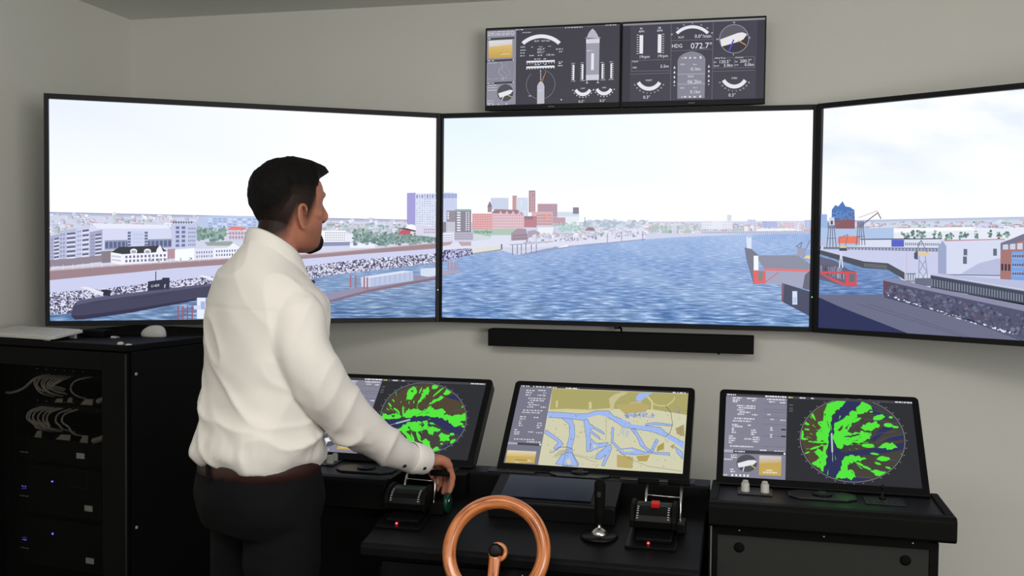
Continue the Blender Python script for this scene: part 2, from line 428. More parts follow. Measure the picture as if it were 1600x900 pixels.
def tv_left():
    rnd = random.Random(3)
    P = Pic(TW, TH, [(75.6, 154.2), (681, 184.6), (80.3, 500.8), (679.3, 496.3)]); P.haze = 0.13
    Z = lambda X, Y: (70 + X / 4.09, 290 + Y / 4.09)
    Z3 = lambda X, Y: (480 + X / 4.09, 280 + Y / 4.09)
    q = lambda f, pts: [f(*p) for p in pts]
    hz = lambda x: 331 + (x - 80) * 0.0225
    P.grad([(70, 140), (690, 140), (690, hz(690) + 3), (70, hz(70) + 3)], [(226, 234, 252), (255, 255, 255), (255, 255, 255), (253, 254, 255)], 1)
    P.up()
    P.poly([(70, hz(70)), (690, hz(690)), (690, 420), (70, 430)], (206, 210, 230), 1); P.up()
    P.grad([(70, hz(70)), (690, hz(690)), (690, hz(690) + 5), (70, hz(70) + 5)], [(150, 160, 190)] * 2 + [(196, 200, 224)] * 2); P.up()
    P.city(75, 690, lambda x: hz(x) + 3, lambda x: hz(x) + 34, 430, PALE, rnd, (5, 14), (3, 7)); P.up()
    for _ in range(150): P.ell(rnd.uniform(300, 660), rnd.uniform(348, 372), rnd.uniform(2, 6), rnd.uniform(1, 2.5), rnd.choice([(150, 178, 170), (170, 190, 190), (134, 160, 158), (196, 205, 215)]), 7)
    P.up()
    # glass blocks right of the curved house, behind the operator
    P.poly(q(Z, [(975, 200), (1040, 195), (1309, 195), (1500, 200), (1500, 300), (975, 265)]), (176, 192, 226)); P.up()
    P.facade(q(Z, [(1040, 205), (1480, 210), (1480, 290), (1040, 265)]), 14, 4, (140, 160, 214), 0.7, 0.6, rnd, (206, 216, 238)); P.up()
    P.trees([Z(x, 310 + rnd.uniform(-12, 18)) for x in range(985, 1160, 16)], 9, GREENS, rnd); P.up()
    P.poly(q(Z, [(1160, 285), (1290, 285), (1265, 265), (1195, 262)]), (226, 112, 104)); P.poly(q(Z, [(1175, 290), (1290, 290), (1290, 350), (1175, 350)]), (206, 190, 206)); P.up()
    P.facade(q(Z, [(1175, 292), (1290, 292), (1290, 345), (1175, 345)]), 6, 2, (140, 130, 165)); P.up()
    # long white hall and curved house
    P.poly(q(Z, [(290, 250), (790, 255), (812, 290), (812, 400), (290, 415)]), (206, 210, 236)); P.up()
    P.poly(q(Z, [(300, 240), (780, 252), (800, 275), (340, 275)]), (226, 229, 246)); P.poly(q(Z, [(385, 350), (812, 340), (812, 395), (385, 410)]), (130, 138, 172)); P.up()
    P.facade(q(Z, [(385, 355), (812, 345), (812, 392), (385, 405)]), 16, 1, (72, 82, 118), 0.7, 0.8); P.poly(q(Z, [(530, 290), (660, 290), (660, 385), (530, 390)]), (196, 203, 232)); P.up()
    P.facade(q(Z, [(530, 292), (552, 292), (552, 388), (530, 390)]), 1, 5, (84, 92, 128), 0.9, 0.7); P.facade(q(Z, [(638, 292), (660, 292), (660, 386), (638, 388)]), 1, 5, (84, 92, 128), 0.9, 0.7)
    P.facade(q(Z, [(565, 300), (630, 300), (630, 375), (565, 375)]), 4, 3, (170, 182, 220), 0.5, 0.4); P.up()
    P.poly(q(Z, [(805, 245), (830, 238), (940, 238), (970, 250), (965, 395), (815, 400)]), (188, 194, 224)); P.up()
    P.facade(q(Z, [(830, 255), (905, 255), (905, 395), (830, 398)]), 2, 5, (92, 104, 150), 0.62, 0.62); P.facade(q(Z, [(915, 262), (965, 262), (965, 390), (915, 392)]), 4, 5, (124, 134, 176), 0.6, 0.55)
    P.facade(q(Z, [(815, 228), (945, 228), (945, 242), (815, 242)]), 8, 1, (74, 82, 110), 0.6, 0.9); P.up()
    # apartment blocks at the left edge
    for (x0, x1, yt, yb, c) in ((35, 100, 310, 520, (160, 165, 196)), (95, 205, 275, 515, (176, 181, 212)), (205, 290, 255, 505, (196, 200, 228)), (290, 370, 285, 495, (150, 155, 186))):
        P.poly(q(Z, [(x0, yt + 12), (x1, yt - 4), (x1, yb - 8), (x0, yb)]), c); P.sub += 1
        P.poly(q(Z, [(x0, yb - 45), (x1, yb - 52), (x1, yb - 8), (x0, yb)]), (132, 118, 132)); P.up()
        w = x1 - x0
        P.facade(q(Z, [(x0 + w * 0.42, yt + 20), (x1 - 4, yt + 14), (x1 - 4, yb - 55), (x0 + w * 0.42, yb - 50)]), 1, 6, (78, 80, 112), 0.9, 0.42)
        P.facade(q(Z, [(x0 + w * 0.42, yt + 32), (x1 - 4, yt + 26), (x1 - 4, yb - 43), (x0 + w * 0.42, yb - 38)]), 1, 6, (222, 224, 240), 0.96, 0.3)
        P.facade(q(Z, [(x0 + 4, yt + 26), (x0 + w * 0.36, yt + 22), (x0 + w * 0.36, yb - 55), (x0 + 4, yb - 52)]), 2, 6, (120, 124, 160), 0.5, 0.45); P.up()
    P.poly(q(Z, [(365, 420), (430, 415), (430, 490), (365, 495)]), (120, 108, 118)); P.poly(q(Z, [(785, 405), (835, 403), (835, 465), (785, 470)]), (170, 132, 140)); P.up()
    # white mansion with black roof
    P.poly(q(Z, [(425, 425), (500, 435), (690, 425), (785, 420), (785, 490), (490, 505), (425, 492)]), (240, 240, 250)); P.up()
    P.poly(q(Z, [(425, 425), (480, 392), (735, 385), (782, 420), (690, 428), (500, 438)]), (34, 36, 40)); P.up()
    for x in (570, 658):
        P.ell(*Z(x, 418), 5.6, 3.6, (242, 242, 250), 14); P.sub += 1; P.rect(*Z(x - 20, 420), *Z(x + 20, 436), (242, 242, 250)); P.sub += 1; P.rect(*Z(x - 14, 414), *Z(x + 14, 432), (150, 150, 180))
    P.poly(q(Z, [(712, 430), (718, 405), (738, 380), (750, 405), (762, 430)]), (238, 238, 248)); P.up()
    P.facade(q(Z, [(512, 443), (780, 432), (780, 484), (512, 496)]), 11, 2, (96, 92, 128), 0.55, 0.6); P.facade(q(Z, [(430, 438), (490, 444), (488, 492), (430, 484)]), 5, 2, (130, 130, 165), 0.45, 0.5); P.up()
    # low white houses
    P.poly(q(Z, [(833, 410), (960, 400), (960, 478), (833, 480)]), (246, 248, 254)); P.poly(q(Z, [(1020, 362), (1190, 356), (1240, 385), (1040, 385)]), (140, 152, 142)); P.up()
    P.poly(q(Z, [(955, 405), (1080, 402), (1080, 468), (955, 474)]), (222, 224, 240)); P.poly(q(Z, [(1080, 400), (1165, 398), (1205, 365), (1245, 392), (1245, 460), (1080, 466)]), (236, 238, 250)); P.up()
    P.facade(q(Z, [(965, 415), (1075, 412), (1075, 462), (965, 468)]), 7, 2, (104, 112, 156), 0.5, 0.55); P.facade(q(Z, [(1090, 408), (1240, 402), (1240, 452), (1090, 458)]), 9, 2, (84, 96, 120), 0.5, 0.55); P.up()
    P.trees([Z(x, 472) for x in (680, 730, 780, 870, 930)], 3.5, GREENS, rnd, 5)
    # right of the operator: white slab, tree row, red roof, office tower
    P.poly(q(Z3, [(60, 330), (245, 330), (245, 402), (60, 402)]), (240, 242, 250)); P.poly(q(Z3, [(245, 350), (345, 345), (345, 400), (245, 402)]), (226, 228, 240)); P.up()
    P.facade(q(Z3, [(110, 336), (243, 336), (243, 398), (110, 398)]), 10, 4, (150, 142, 150), 0.55, 0.5)
    P.poly(q(Z3, [(20, 405), (270, 402), (270, 425), (20, 432)]), (120, 130, 170)); P.poly(q(Z3, [(270, 412), (430, 405), (430, 440), (270, 440)]), (232, 234, 246)); P.up()
    P.trees([Z3(x, rnd.uniform(352, 400)) for x in range(300, 820, 9)], 7.5, GREENS + [(78, 108, 106)], rnd, 8); P.up()
    P.poly(q(Z3, [(570, 355), (605, 325), (660, 330), (655, 352)]), (196, 60, 74)); P.poly(q(Z3, [(565, 318), (640, 310), (720, 340), (690, 340), (620, 325)]), (60, 56, 74)); P.poly(q(Z3, [(620, 312), (660, 288), (700, 305), (735, 345), (700, 332)]), (246, 246, 252)); P.up()
    P.poly(q(Z3, [(634, 90), (690, 88), (690, 292), (634, 290)]), (150, 142, 206)); P.poly(q(Z3, [(688, 92), (840, 90), (840, 300), (688, 294)]), (216, 222, 240)); P.up()
    P.facade(q(Z3, [(690, 95), (840, 93), (840, 298), (690, 292)]), 9, 14, (176, 186, 216), 0.7, 0.62, rnd, (196, 204, 228)); P.facade(q(Z3, [(690, 100), (840, 98), (840, 126), (690, 126)]), 9, 1, (116, 126, 186), 0.6, 0.8); P.up()
    P.poly(q(Z3, [(690, 300), (840, 305), (840, 375), (690, 360)]), (210, 206, 226)); P.up(); P.facade(q(Z3, [(740, 315), (840, 315), (840, 350), (740, 350)]), 8, 2, (150, 140, 165)); P.up()
    P.haze = 0.04
    # brick quay wall, promenade, rubble bank
    P.poly(q(Z, [(30, 540), (430, 512), (830, 488), (1240, 462)]) + q(Z3, [(45, 478), (350, 448), (820, 412), (840, 446), (350, 480), (45, 506)]) + q(Z, [(1240, 500), (830, 528), (430, 568), (30, 606)]), (152, 126, 134)); P.up()
    P.poly(q(Z, [(30, 536), (430, 508), (1240, 459)]) + q(Z3, [(45, 474), (820, 408), (820, 413), (45, 482)]) + q(Z, [(1240, 466), (430, 516), (30, 546)]), (196, 176, 184)); P.up()
    P.poly(q(Z, [(30, 604), (430, 566), (1240, 498)]) + q(Z3, [(45, 505), (350, 479), (840, 444), (840, 482), (350, 520), (-10, 560)]) + q(Z, [(1240, 580), (800, 620), (330, 668), (30, 690)]), (200, 203, 234)); P.up()
    P.poly(q(Z, [(30, 684), (420, 652), (800, 608), (1110, 576)]) + q(Z3, [(0, 556), (350, 512), (840, 474), (840, 536), (560, 570), (250, 602), (-60, 650)]) + q(Z, [(1000, 720), (500, 830), (30, 830)]), (255, 255, 255), 3); P.up()
    for x in range(60, 1240, 62): P.line([Z(x, 545 - x * 0.062), Z(x, 510 - x * 0.062)], 0.5, (232, 232, 240))
    # water
    P.poly(q(Z, [(0, 820), (180, 815), (1000, 700)]) + q(Z3, [(-60, 648), (250, 600), (560, 568), (840, 534), (840, 960), (-300, 960)]) + [(70, 510)], (214, 220, 226), 2); P.up()
    # submarine
    P.poly(q(Z, [(175, 830), (185, 770), (215, 735), (330, 712), (660, 672), (1060, 625), (1100, 700), (960, 735), (560, 810), (260, 852), (200, 855)]), (62, 62, 88)); P.up()
    P.poly(q(Z, [(215, 735), (330, 712), (660, 672), (1060, 625), (1070, 640), (660, 692), (330, 735), (205, 762)]), (84, 84, 112)); P.poly(q(Z, [(200, 855), (260, 852), (560, 810), (960, 735), (965, 722), (560, 786), (250, 828), (180, 828)]), (46, 44, 70)); P.up()
    P.poly(q(Z, [(660, 672), (662, 612), (750, 600), (755, 588), (800, 588), (800, 660)]), (44, 46, 68)); P.poly(q(Z, [(372, 700), (375, 662), (425, 665), (425, 705)]), (40, 42, 62)); P.up()
    P.line(q(Z, [(300, 748), (430, 732)]), 0.6, (40, 40, 62)); P.line(q(Z, [(560, 722), (800, 690)]), 0.6, (40, 40, 62)); P.line(q(Z, [(740, 600), (740, 530)]), 0.6, (200, 204, 226)); P.line(q(Z, [(712, 610), (712, 548)]), 1.4, (44, 46, 68)); P.line(q(Z, [(727, 605), (727, 540)]), 0.5, (200, 204, 226))
    P.text('U-434', *Z(682, 650), 6.0, (226, 228, 240), sx=0.85, slope=-0.1); P.text('f', *Z(765, 655), 9, (226, 228, 240))
    P.poly(q(Z, [(225, 645), (275, 645), (380, 680), (375, 705)]), (224, 226, 240)); P.poly(q(Z, [(985, 578), (1010, 572), (1110, 598), (1085, 612)]), (228, 229, 242)); P.up()
    # piles and landing stage
    for x in (855, 885, 915, 945): P.line(q(Z, [(x, 768 - (x % 3) * 8), (x, 856)]), 2.2, (150, 84, 100))
    P.rect(*Z(975, 716), *Z(1030, 850), (226, 234, 246)); P.up(); P.rect(*Z(998, 740), *Z(1026, 790), (164, 176, 220)); P.rect(*Z(955, 766), *Z(1000, 790), (206, 212, 236)); P.up()
    P.poly(q(Z3, [(70, 745), (250, 705), (560, 640), (840, 590), (840, 626), (640, 660), (400, 705), (110, 782)]), (140, 136, 164)); P.up()
    P.poly(q(Z3, [(110, 782), (400, 705), (640, 660), (840, 626), (840, 640), (640, 676), (400, 722), (112, 796)]), (128, 100, 116)); P.up()
    P.poly(q(Z3, [(340, 630), (400, 625), (400, 690), (345, 690)]), (196, 204, 228)); P.poly(q(Z3, [(400, 636), (672, 590), (675, 650), (400, 690)]), (178, 190, 220)); P.poly(q(Z3, [(340, 628), (400, 634), (674, 592), (610, 586), (400, 618)]), (214, 220, 240)); P.poly(q(Z3, [(720, 574), (840, 566), (840, 616), (770, 626), (722, 618)]), (206, 216, 236)); P.up()
    for x in range(430, 670, 32): P.line(q(Z3, [(x, 634 - (x - 400) * 0.165), (x, 686 - (x - 400) * 0.15)]), 0.5, (130, 142, 180))
    for x, y in ((275, 615), (307, 615), (362, 625), (382, 628)): P.line(q(Z3, [(x, y), (x, y + 80)]), 2.3, (160, 100, 112))
    return P

def tv_centre():
    rnd = random.Random(5)
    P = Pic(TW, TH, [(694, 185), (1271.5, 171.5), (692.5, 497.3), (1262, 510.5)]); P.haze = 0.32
    Z4 = lambda X, Y: (690 + X / 4.09, 280 + Y / 4.09); Z5 = lambda X, Y: (990 + X / 3.75, 280 + Y / 3.75)
    q = lambda f, pts: [f(*p) for p in pts]
    P.grad([(680, 160), (1290, 160), (1290, 346), (680, 350)], [(220, 238, 253), (255, 255, 255), (255, 255, 255), (253, 254, 255)], 1); P.up()
    P.poly([(680, 349), (1290, 345), (1290, 420), (680, 440)], (206, 210, 230), 1); P.up()
    P.city(900, 1290, lambda x: 352, lambda x: 366, 330, PALE + [(236, 232, 240), (150, 176, 168)], rnd, (4, 13), (3, 8)); P.up()
    for _ in range(60): P.ell(rnd.uniform(915, 1010), rnd.uniform(346, 356), rnd.uniform(3, 7), rnd.uniform(2, 4), rnd.choice([(176, 190, 204), (150, 168, 184), (196, 206, 218)]), 8)
    for (x0, x1, yt, yb, c) in ((140, 205, 268, 300, (214, 206, 214)), (205, 275, 262, 300, (204, 212, 224)), (400, 580, 246, 295, (226, 226, 240)), (550, 575, 210, 246, (206, 204, 220)), (668, 715, 238, 268, (190, 196, 226)), (755, 840, 248, 282, (150, 160, 216)), (880, 940, 256, 286, (218, 180, 194)), (1000, 1040, 240, 290, (172, 180, 220)), (60, 90, 240, 300, (228, 226, 236))):
        P.rect(*Z5(x0, yt), *Z5(x1, yb), c); P.sub += 1; P.facade(q(Z5, [(x0, yt), (x1, yt), (x1, yb), (x0, yb)]), max(2, (x1 - x0) // 14), 3, tuple(v * 0.86 for v in c), 0.5, 0.5)
    P.up()
    for x in range(120, 400, 24): P.ell(*Z5(x, 286), 3, 4, rnd.choice([(150, 170, 160), (170, 186, 190), (196, 200, 214)]), 8)
    P.rect(*Z5(380, 305), *Z5(1050, 322), (196, 200, 222)); P.up(); P.facade(q(Z5, [(400, 306), (1050, 300), (1050, 328), (400, 322)]), 60, 1, (110, 116, 150), 0.45, 0.7); P.poly(q(Z5, [(720, 292), (900, 288), (1000, 300), (720, 306)]), (238, 240, 248)); P.up()
    # left hand towers and brick town
    P.poly(q(Z4, [(0, 88), (60, 88), (102, 94), (102, 280), (0, 280)]), (196, 204, 234)); P.up(); P.facade(q(Z4, [(0, 100), (102, 100), (102, 280), (0, 280)]), 9, 12, (160, 172, 214), 0.6, 0.6); P.rect(*Z4(0, 96), *Z4(102, 126), (130, 140, 196)); P.up()
    P.rect(*Z4(318, 122), *Z4(432, 200), (196, 204, 226)); P.up(); P.facade(q(Z4, [(320, 128), (432, 126), (432, 200), (320, 200)]), 10, 8, (164, 176, 208), 0.7, 0.45)
    P.rect(*Z4(457, 108), *Z4(486, 200), (186, 112, 110)); P.rect(*Z4(482, 120), *Z4(558, 240), (206, 218, 232)); P.sub += 1; P.facade(q(Z4, [(484, 124), (556, 124), (556, 240), (484, 240)]), 6, 10, (172, 190, 214), 0.6, 0.6); P.up()
    P.rect(*Z4(562, 75), *Z4(604, 216), (150, 96, 104)); P.rect(*Z4(618, 160), *Z4(744, 250), (178, 132, 146)); P.sub += 1; P.facade(q(Z4, [(618, 164), (744, 164), (744, 240), (618, 240)]), 13, 5, (120, 84, 104), 0.5, 0.8); P.facade(q(Z4, [(570, 84), (598, 84), (598, 214), (570, 214)]), 2, 9, (206, 170, 172), 0.5, 0.6); P.up()
    P.rect(*Z4(746, 212), *Z4(884, 300), (226, 232, 240)); P.rect(*Z4(744, 212), *Z4(884, 242), (196, 212, 224)); P.rect(*Z4(844, 183), *Z4(882, 225), (92, 82, 98)); P.up()
    P.rect(*Z4(580, 212), *Z4(716, 300), (206, 150, 152)); P.sub += 1; P.facade(q(Z4, [(610, 225), (710, 225), (710, 300), (610, 300)]), 10, 4, (150, 96, 104)); P.poly(q(Z4, [(650, 262), (690, 262), (680, 232), (662, 228)]), (226, 130, 104)); P.rect(*Z4(714, 248), *Z4(796, 300), (170, 120, 130)); P.up()
    P.rect(*Z4(532, 240), *Z4(612, 312), (164, 84, 92)); P.rect(*Z4(532, 240), *Z4(590, 262), (110, 70, 84)); P.rect(*Z4(200, 224), *Z4(334, 325), (206, 118, 118)); P.up()
    P.facade(q(Z4, [(205, 232), (330, 230), (330, 322), (205, 322)]), 8, 6, (232, 170, 166), 0.75, 0.3); P.rect(*Z4(330, 222), *Z4(532, 320), (222, 178, 184)); P.up()
    P.facade(q(Z4, [(332, 228), (530, 226), (530, 318), (332, 318)]), 18, 5, (168, 110, 124), 0.42, 0.62); P.poly(q(Z4, [(322, 222), (345, 196), (490, 200), (530, 228)]), (120, 74, 84)); P.poly(q(Z4, [(296, 182), (312, 142), (328, 182)]), (96, 66, 82)); P.rect(*Z4(299, 182), *Z4(325, 215), (120, 96, 108)); P.up()
    for x in (370, 410, 450, 490): P.poly(q(Z4, [(x, 226), (x + 12, 204), (x + 24, 226)]), (216, 160, 164))
    P.poly(q(Z4, [(200, 325), (480, 318), (560, 380), (200, 392)]), (150, 176, 150)); P.up()
    P.trees([Z4(x, 342) for x in range(215, 330, 13)], 3.2, [(70, 120, 96), (92, 140, 110)], rnd, 7); P.poly(q(Z4, [(208, 352), (330, 375), (330, 392), (208, 392)]), (196, 206, 206)); P.rect(*Z4(320, 362), *Z4(450, 400), (206, 216, 230)); P.up()
    # dark flats at left
    P.poly(q(Z4, [(10, 280), (36, 278), (36, 345), (10, 345)]), (90, 84, 98)); P.rect(*Z4(36, 205), *Z4(100, 280), (112, 100, 112)); P.rect(*Z4(34, 278), *Z4(98, 342), (206, 204, 214)); P.rect(*Z4(90, 198), *Z4(194, 345), (96, 88, 104)); P.up()
    P.facade(q(Z4, [(36, 280), (98, 280), (98, 340), (36, 340)]), 6, 6, (90, 84, 100), 0.55, 0.5); P.rect(*Z4(90, 196), *Z4(190, 208), (110, 150, 140)); P.facade(q(Z4, [(100, 210), (128, 210), (128, 340), (100, 340)]), 1, 8, (236, 236, 244), 0.8, 0.55); P.facade(q(Z4, [(155, 212), (186, 212), (186, 335), (155, 335)]), 2, 9, (232, 232, 240), 0.5, 0.6); P.facade(q(Z4, [(40, 212), (52, 212), (52, 262), (40, 262)]), 1, 3, (236, 236, 244), 0.8, 0.7); P.up()
    P.rect(*Z4(8, 350), *Z4(84, 405), (236, 236, 246)); P.rect(*Z4(84, 345), *Z4(205, 396), (170, 164, 184)); P.up(); P.facade(q(Z4, [(12, 356), (80, 356), (80, 402), (12, 402)]), 7, 3, (130, 128, 156)); P.facade(q(Z4, [(88, 350), (203, 350), (203, 392), (88, 392)]), 12, 3, (92, 86, 108)); P.up()
    # waterfront, pontoons
    P.poly(q(Z4, [(0, 412), (200, 400), (640, 362), (1309, 310), (1309, 395), (940, 415), (640, 440), (400, 440), (200, 455), (0, 470)]), (214, 214, 234)); P.up()
    P.poly(q(Z4, [(0, 408), (80, 402), (60, 425), (0, 436)]), (160, 124, 130)); P.poly(q(Z4, [(110, 405), (194, 404), (194, 430), (130, 432)]), (166, 132, 138)); P.up()
    P.rect(*Z4(620, 312), *Z4(720, 370), (236, 238, 240)); P.poly(q(Z4, [(450, 398), (450, 350), (490, 318), (545, 322), (560, 392)]), (136, 108, 124)); P.poly(q(Z4, [(555, 380), (555, 336), (600, 328), (634, 345), (634, 365)]), (150, 128, 142)); P.up()
    P.facade(q(Z4, [(460, 356), (555, 350), (555, 392), (460, 396)]), 8, 2, (90, 70, 88)); P.trees([Z4(rnd.uniform(720, 900), rnd.uniform(285, 335)) for _ in range(46)], 3.2, [(150, 196, 176), (116, 172, 146), (176, 206, 196), (132, 180, 160)], rnd, 5); P.line(q(Z4, [(921, 245), (921, 300)]), 1.2, (100, 140, 130)); P.up()
    P.poly(q(Z4, [(918, 332), (945, 310), (972, 312), (992, 334)]), (110, 78, 86)); P.rect(*Z4(935, 334), *Z4(985, 370), (214, 206, 206)); P.up(); P.facade(q(Z4, [(935, 336), (985, 336), (985, 370), (935, 370)]), 4, 1, (120, 84, 90), 0.35, 0.95)
    P.city(830, 1015, lambda x: 368 - (x - 830) * 0.05, lambda x: 376 - (x - 830) * 0.055, 120, PALE, rnd, (3, 9), (2, 5)); P.up()
    for k in range(130):
        t = rnd.random(); x = 520 + 789 * t; y = 425 - 62 * t + rnd.uniform(-18, 4); P.rect(*Z4(x, y - rnd.uniform(6, 16)), *Z4(x + rnd.uniform(3, 14), y), rnd.choice([(110, 116, 150), (226, 228, 242), (150, 156, 190), (90, 96, 128), (206, 196, 206)]))
        if k % 22 == 0: P.up()
    P.poly(q(Z4, [(200, 452), (380, 425), (385, 458), (206, 484)]), (214, 214, 196)); P.poly(q(Z4, [(0, 460), (200, 446), (206, 486), (100, 516), (0, 545)]), (226, 226, 244), 3); P.up()
    P.poly(q(Z4, [(206, 478), (385, 452), (385, 462), (206, 488)]), (120, 118, 128)); P.up()
    # river
    P.poly(q(Z4, [(0, 540), (100, 514), (206, 486), (385, 460), (500, 490), (640, 462), (940, 418), (1309, 388)]) + q(Z5, [(200, 345), (640, 325), (1060, 320), (1060, 900), (0, 900)]) + [(680, 520)], (236, 240, 246), 2); P.up()
    P.poly(q(Z4, [(480, 492), (730, 436), (820, 432), (1309, 384), (1309, 390), (820, 440), (600, 480)]), (112, 122, 166)); P.up()
    for x in (460, 490, 516, 545, 580, 612): P.line(q(Z4, [(x, 420), (x, 490 - (x - 460) * 0.1)]), 1.3, (66, 70, 96))
    P.line(q(Z4, [(390, 420), (390, 455)]), 2.6, (70, 74, 96)); P.line(q(Z4, [(440, 425), (720, 402)]), 1.2, (120, 126, 156)); P.line(q(Z4, [(500, 470), (720, 440)]), 1.0, (190, 196, 226)); P.poly(q(Z4, [(745, 438), (810, 424), (816, 434), (760, 442)]), (244, 246, 252))
    for x, y in ((1155, 340), (1065, 350), (1290, 338)): P.line(q(Z4, [(x, y), (x, y + 60)]), 1.0, (80, 84, 110))
    for x in (50, 72, 92, 108): P.line(q(Z4, [(x, 530), (x, 588)]), 2.4, (140, 104, 120))
    P.poly(q(Z4, [(0, 590), (120, 588), (130, 600), (0, 625)]), (140, 126, 150)); P.up()
    P.haze = 0.08
    # floating dock at right
    P.poly(q(Z5, [(650, 402), (690, 410), (730, 445), (730, 600), (702, 620), (660, 470)]), (110, 112, 132)); P.poly(q(Z5, [(712, 448), (960, 446), (1060, 520), (1060, 545), (770, 535)]), (132, 134, 154)); P.up()
    P.poly(q(Z5, [(765, 528), (1060, 536), (1060, 640), (765, 612)]), (156, 158, 184)); P.poly(q(Z5, [(765, 522), (1060, 532), (1060, 546), (765, 536)]), (222, 110, 112)); P.up()
    P.poly(q(Z5, [(700, 535), (772, 540), (772, 614), (704, 614)]), (226, 92, 92)); P.poly(q(Z5, [(728, 542), (756, 540), (756, 596), (730, 596)]), (120, 128, 130)); P.rect(*Z5(703, 450), *Z5(730, 535), (240, 244, 252)); P.poly(q(Z5, [(660, 335), (692, 335), (690, 410), (664, 405)]), (214, 226, 244)); P.rect(*Z5(664, 330), *Z5(696, 345), (176, 196, 226)); P.line(q(Z5, [(770, 602), (845, 548)]), 1.2, (200, 92, 96)); P.up()
    P.line(q(Z5, [(945, 400), (985, 370), (960, 450)]), 1.4, (110, 110, 140)); P.line(q(Z5, [(1030, 360), (985, 460)]), 1.2, (110, 110, 140)); P.line(q(Z5, [(960, 395), (1010, 470)]), 1.4, (92, 92, 120)); P.rect(*Z5(1000, 448), *Z5(1040, 466), (224, 206, 150)); P.rect(*Z5(955, 405), *Z5(1005, 450), (150, 150, 176)); P.up()
    P.poly(q(Z5, [(985, 640), (1000, 560), (1050, 520), (1060, 660)]), (92, 94, 112)); P.up()
    P.poly(q(Z5, [(866, 608), (1060, 668), (1060, 820), (862, 715)]), (62, 66, 90)); P.poly(q(Z5, [(866, 608), (880, 612), (872, 720), (862, 715)]), (120, 84, 96)); P.up()
    P.rect(*Z5(926, 656), *Z5(954, 734), (206, 220, 244)); P.up(); P.facade(q(Z5, [(930, 690), (950, 692), (950, 728), (930, 726)]), 2, 4, (120, 136, 180))
    return P

